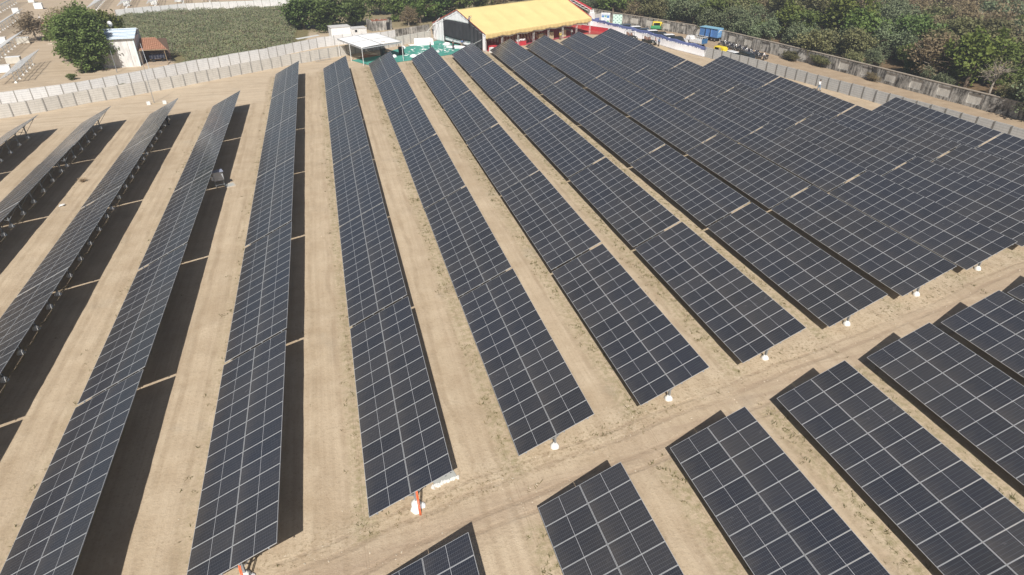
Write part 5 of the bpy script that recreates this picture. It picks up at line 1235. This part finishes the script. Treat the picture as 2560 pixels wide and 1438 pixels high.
# ------------------------------------------------------------------ construction site at the top left
b = MB(); b.box(PX - 0.04, PX + 0.04, -0.05, 0.05, -0.1, ztop); ME_P2 = b.mesh('post', STEEL)
NSTEEL = mat('new_galvanised_steel', (0.58, 0.60, 0.62), 0.5, 0.3, 0.12, 2.0)
b = MB(); b.box(-0.05, 0.05, -0.12, TL + 0.12, -0.105, -0.03); ME_PUR2 = b.mesh('purlin', NSTEEL)
b = MB(); b.box(0.1, 4.5, -0.035, 0.035, -0.028, 0.01); ME_RAIL = b.mesh('cross_rail', NSTEEL)
fr0 = thing('mounting_frame', '', 'steel frame', (0, 0, 0))
for q in range(15): link('cross_rail', ME_RAIL, fr0, (0, 0.1 + q * (TL - 0.2) / 14, Z0), (0, -TILT, 0))
for s_ in (0.42, 1.4, 1.86, 2.72, 3.3, 4.16): p = pl(s_, 0); link('purlin', ME_PUR2, fr0, (p.x, 0, p.z), (0, -TILT, 0))
for j in range(6):
    y = 0.80 + j * (TL - 1.6) / 5; link('post', ME_P2, fr0, (0, y, 0)); link('rafter', ME_RAF, fr0, (0, y, 0)); link('footing', ME_FOOT, fr0, (0, y, 0))
LTA = math.atan2(0.139, 1.0); firstf = True; names_ = 0
def lt_row(x0, y0s, tagn):
    global firstf
    for q, y0 in enumerate(y0s):
        x = x0 - 0.139 * (y0 - 105) - 2.3; lab = f'bare steel frame without panels, {tagn}, {ORF[q]} from the near end'
        if firstf: o = fr0; o.location = (x, y0, 0); o.rotation_euler[2] = LTA; firstf = False; o['label'] = lab
        else: o = dup(fr0, (x, y0, 0), LTA, lab)
        o['group'] = 'bare mounting frames at the construction site'
lt_row(-33.3, [96.0 + 11.5], 'line by the walls')
lt_row(-40.2, [114.5, 131.0], 'second line')
lt_row(-47.1, [135.0, 151.4, 167.8], 'third line')
lt_row(-54.2, [170.0, 186.4, 202.8], 'fourth line')
lt_row(-61.5, [205, 221.4], 'fifth line')
for j, x0 in enumerate((-30.6, -23.2, -15.8, -8.4, -1.0)):
    lt_row(x0, [195.5 + j * 2, 212 + j * 2], f'{ORF[j]} line beyond the far wall')
PAL = mat('pallet_cardboard', (0.60, 0.57, 0.50), 0.8, 0, 0.12, 1.5); PLW = mat('wrapped_pallet', (0.80, 0.82, 0.82), 0.4, 0, 0.06)
def pallet(label, x, y, rz, w_, d_, h_, m):
    t = thing('module_pallet', label, 'pallet', (x, y, 0), rz, 'pallets at the construction site')
    b = MB(); b.box(-w_ / 2, w_ / 2, -d_ / 2, d_ / 2, .13, h_); b.build('packed_modules', m, t, bevel=.01)
    b = MB()
    for q in (-.45, 0, .45): b.box(-w_ / 2, w_ / 2, q * d_ - .05, q * d_ + .05, -0.05, .09)
    for q in range(5): b.box(-w_ / 2 + q * w_ / 4.4, -w_ / 2 + q * w_ / 4.4 + .1, -d_ / 2, d_ / 2, .09, .128)
    b.build('pallet_base', WOOD, t)
    b = MB(); b.box(-w_ / 2 - .01, w_ / 2 + .01, -d_ / 2 - .01, d_ / 2 + .01, h_, h_ + .03); b.build('lid', PLW if m is PAL else WHITE, t)
for lab, x, y, rz, w_, d_, h_, m in [('tan module pallet between the first two frame lines', -39.5, 125.4, 0.1, 2.3, 1.15, 1.25, PAL), ('white wrapped pallet at the left photo edge above the walls', -38.6, 117.6, 0.2, 2.3, 1.2, 1.25, PLW),
    ('tan pallet at the end of the second frame line', -45.0, 147.2, 0.15, 2.3, 1.15, 1.25, PAL), ('white pallet at the left photo edge beside the tan one', -49.2, 148.0, 0.15, 1.6, 1.1, 1.35, PLW),
    ('white wrapped pallet left of the walking worker', -62.3, 195.5, 0.2, 1.5, 1.2, 1.4, PLW), ('white pallet near the dry tree at the top left', -59.3, 203.4, 0.1, 2.0, 1.4, 1.6, PLW), ('white pallet at the top photo edge, left', -66.1, 219.0, 0.2, 1.5, 1.3, 1.5, PLW),
    ('white pallet beyond the far wall, leftmost', -36.9, 203.0, 0.1, 1.6, 1.2, 1.4, PLW), ('white pallet beyond the far wall, middle one', -29.9, 204.0, 0.1, 1.6, 1.2, 1.3, PLW), ('white pallet beyond the far wall, rightmost', -23.9, 208.0, 0.1, 1.6, 1.2, 1.4, PLW)]:
    pallet(lab, x, y, rz, w_, d_, h_, m)
heap('soil_strip', -38.6, 145.6, 1.6, 0.15, mat('pale_soil', (0.55, 0.47, 0.38), 0.95), 'pale low strip of soil across the sandy lane at the top left', 'soil', 51, 0.25, 0.0)
heap('red_cloth', -49.8, 176.4, 1.1, 0.12, mat('red_soil', (0.45, 0.14, 0.08), 0.95), 'patch of red cloth on the sand beside the walking worker', 'cloth', 52, 0.6, 0.0)
# low brush beside the lane
for j, (x, y, s_, lab) in enumerate([(-25.2, 108.4, 0.22, 'small weed bush behind the pale wall below the big tree'), (-15.4, 99.6, 0.18, 'weed clump in the gap between the two precast walls, left'), (1.5, 109.5, 0.18, 'weed clump in the gap between the two precast walls, middle'), (6.8, 113.0, 0.14, 'weed clump in the gap between the two precast walls, right')]):
    tree('mid' if j == 0 else 'olive', x, y, s_, lab, None, s_ * 0.9)

# cable bundles drooping between the posts of the left rows
CAB = mat('cable_tan', (0.42, 0.33, 0.16), 0.7)
for k in (-2, -1, 0):
    for i in range(1 if k == -2 else 0, ROWS[k]):
        b = MB(); y0 = table_y(k, i); x0 = k * PITCH + PX + 0.45; rc = random.Random(k * 10 + i)
        for j in range(5):
            ya = y0 + 0.9 + j * 2.9; yb = ya + 2.9
            pts_ = [(x0 + rc.uniform(-.08, .08), ya + (yb - ya) * f_ / 6, 0.05 + 0.35 * abs(1 - f_ / 3) ** 2 + rc.uniform(0, .03)) for f_ in range(7)]
            b.tube(pts_, 0.022, 5)
        o = b.build('cable_run', CAB); tag(o, f'tan cable run sagging under the {ORF[k + 3]} row, {["nearest the track", "second from the track", "third from the track", "fourth from the track", "at the far end"][i]}', 'cable', 'cable runs under the left rows')
# ------------------------------------------------------------------ light haze in the air
b = MB(); b.box(-1400, 1500, -1000, 2000, -1.5, 27.5)
hm = bpy.data.materials.new('haze'); hm.use_nodes = True; hn = hm.node_tree; hn.nodes.remove(hn.nodes['Principled BSDF'])
pv = hn.nodes.new('ShaderNodeVolumePrincipled'); pv.inputs['Color'].default_value = (0.86, 0.92, 1.0, 1); pv.inputs['Density'].default_value = 0.0008
pv.inputs['Anisotropy'].default_value = 0.3
hn.links.new(pv.outputs[0], hn.nodes['Material Output'].inputs['Volume'])
hz = b.build('haze', hm); hz['kind'] = 'stuff'; hz['label'] = 'thin pale haze in the air'; hz['category'] = 'haze'
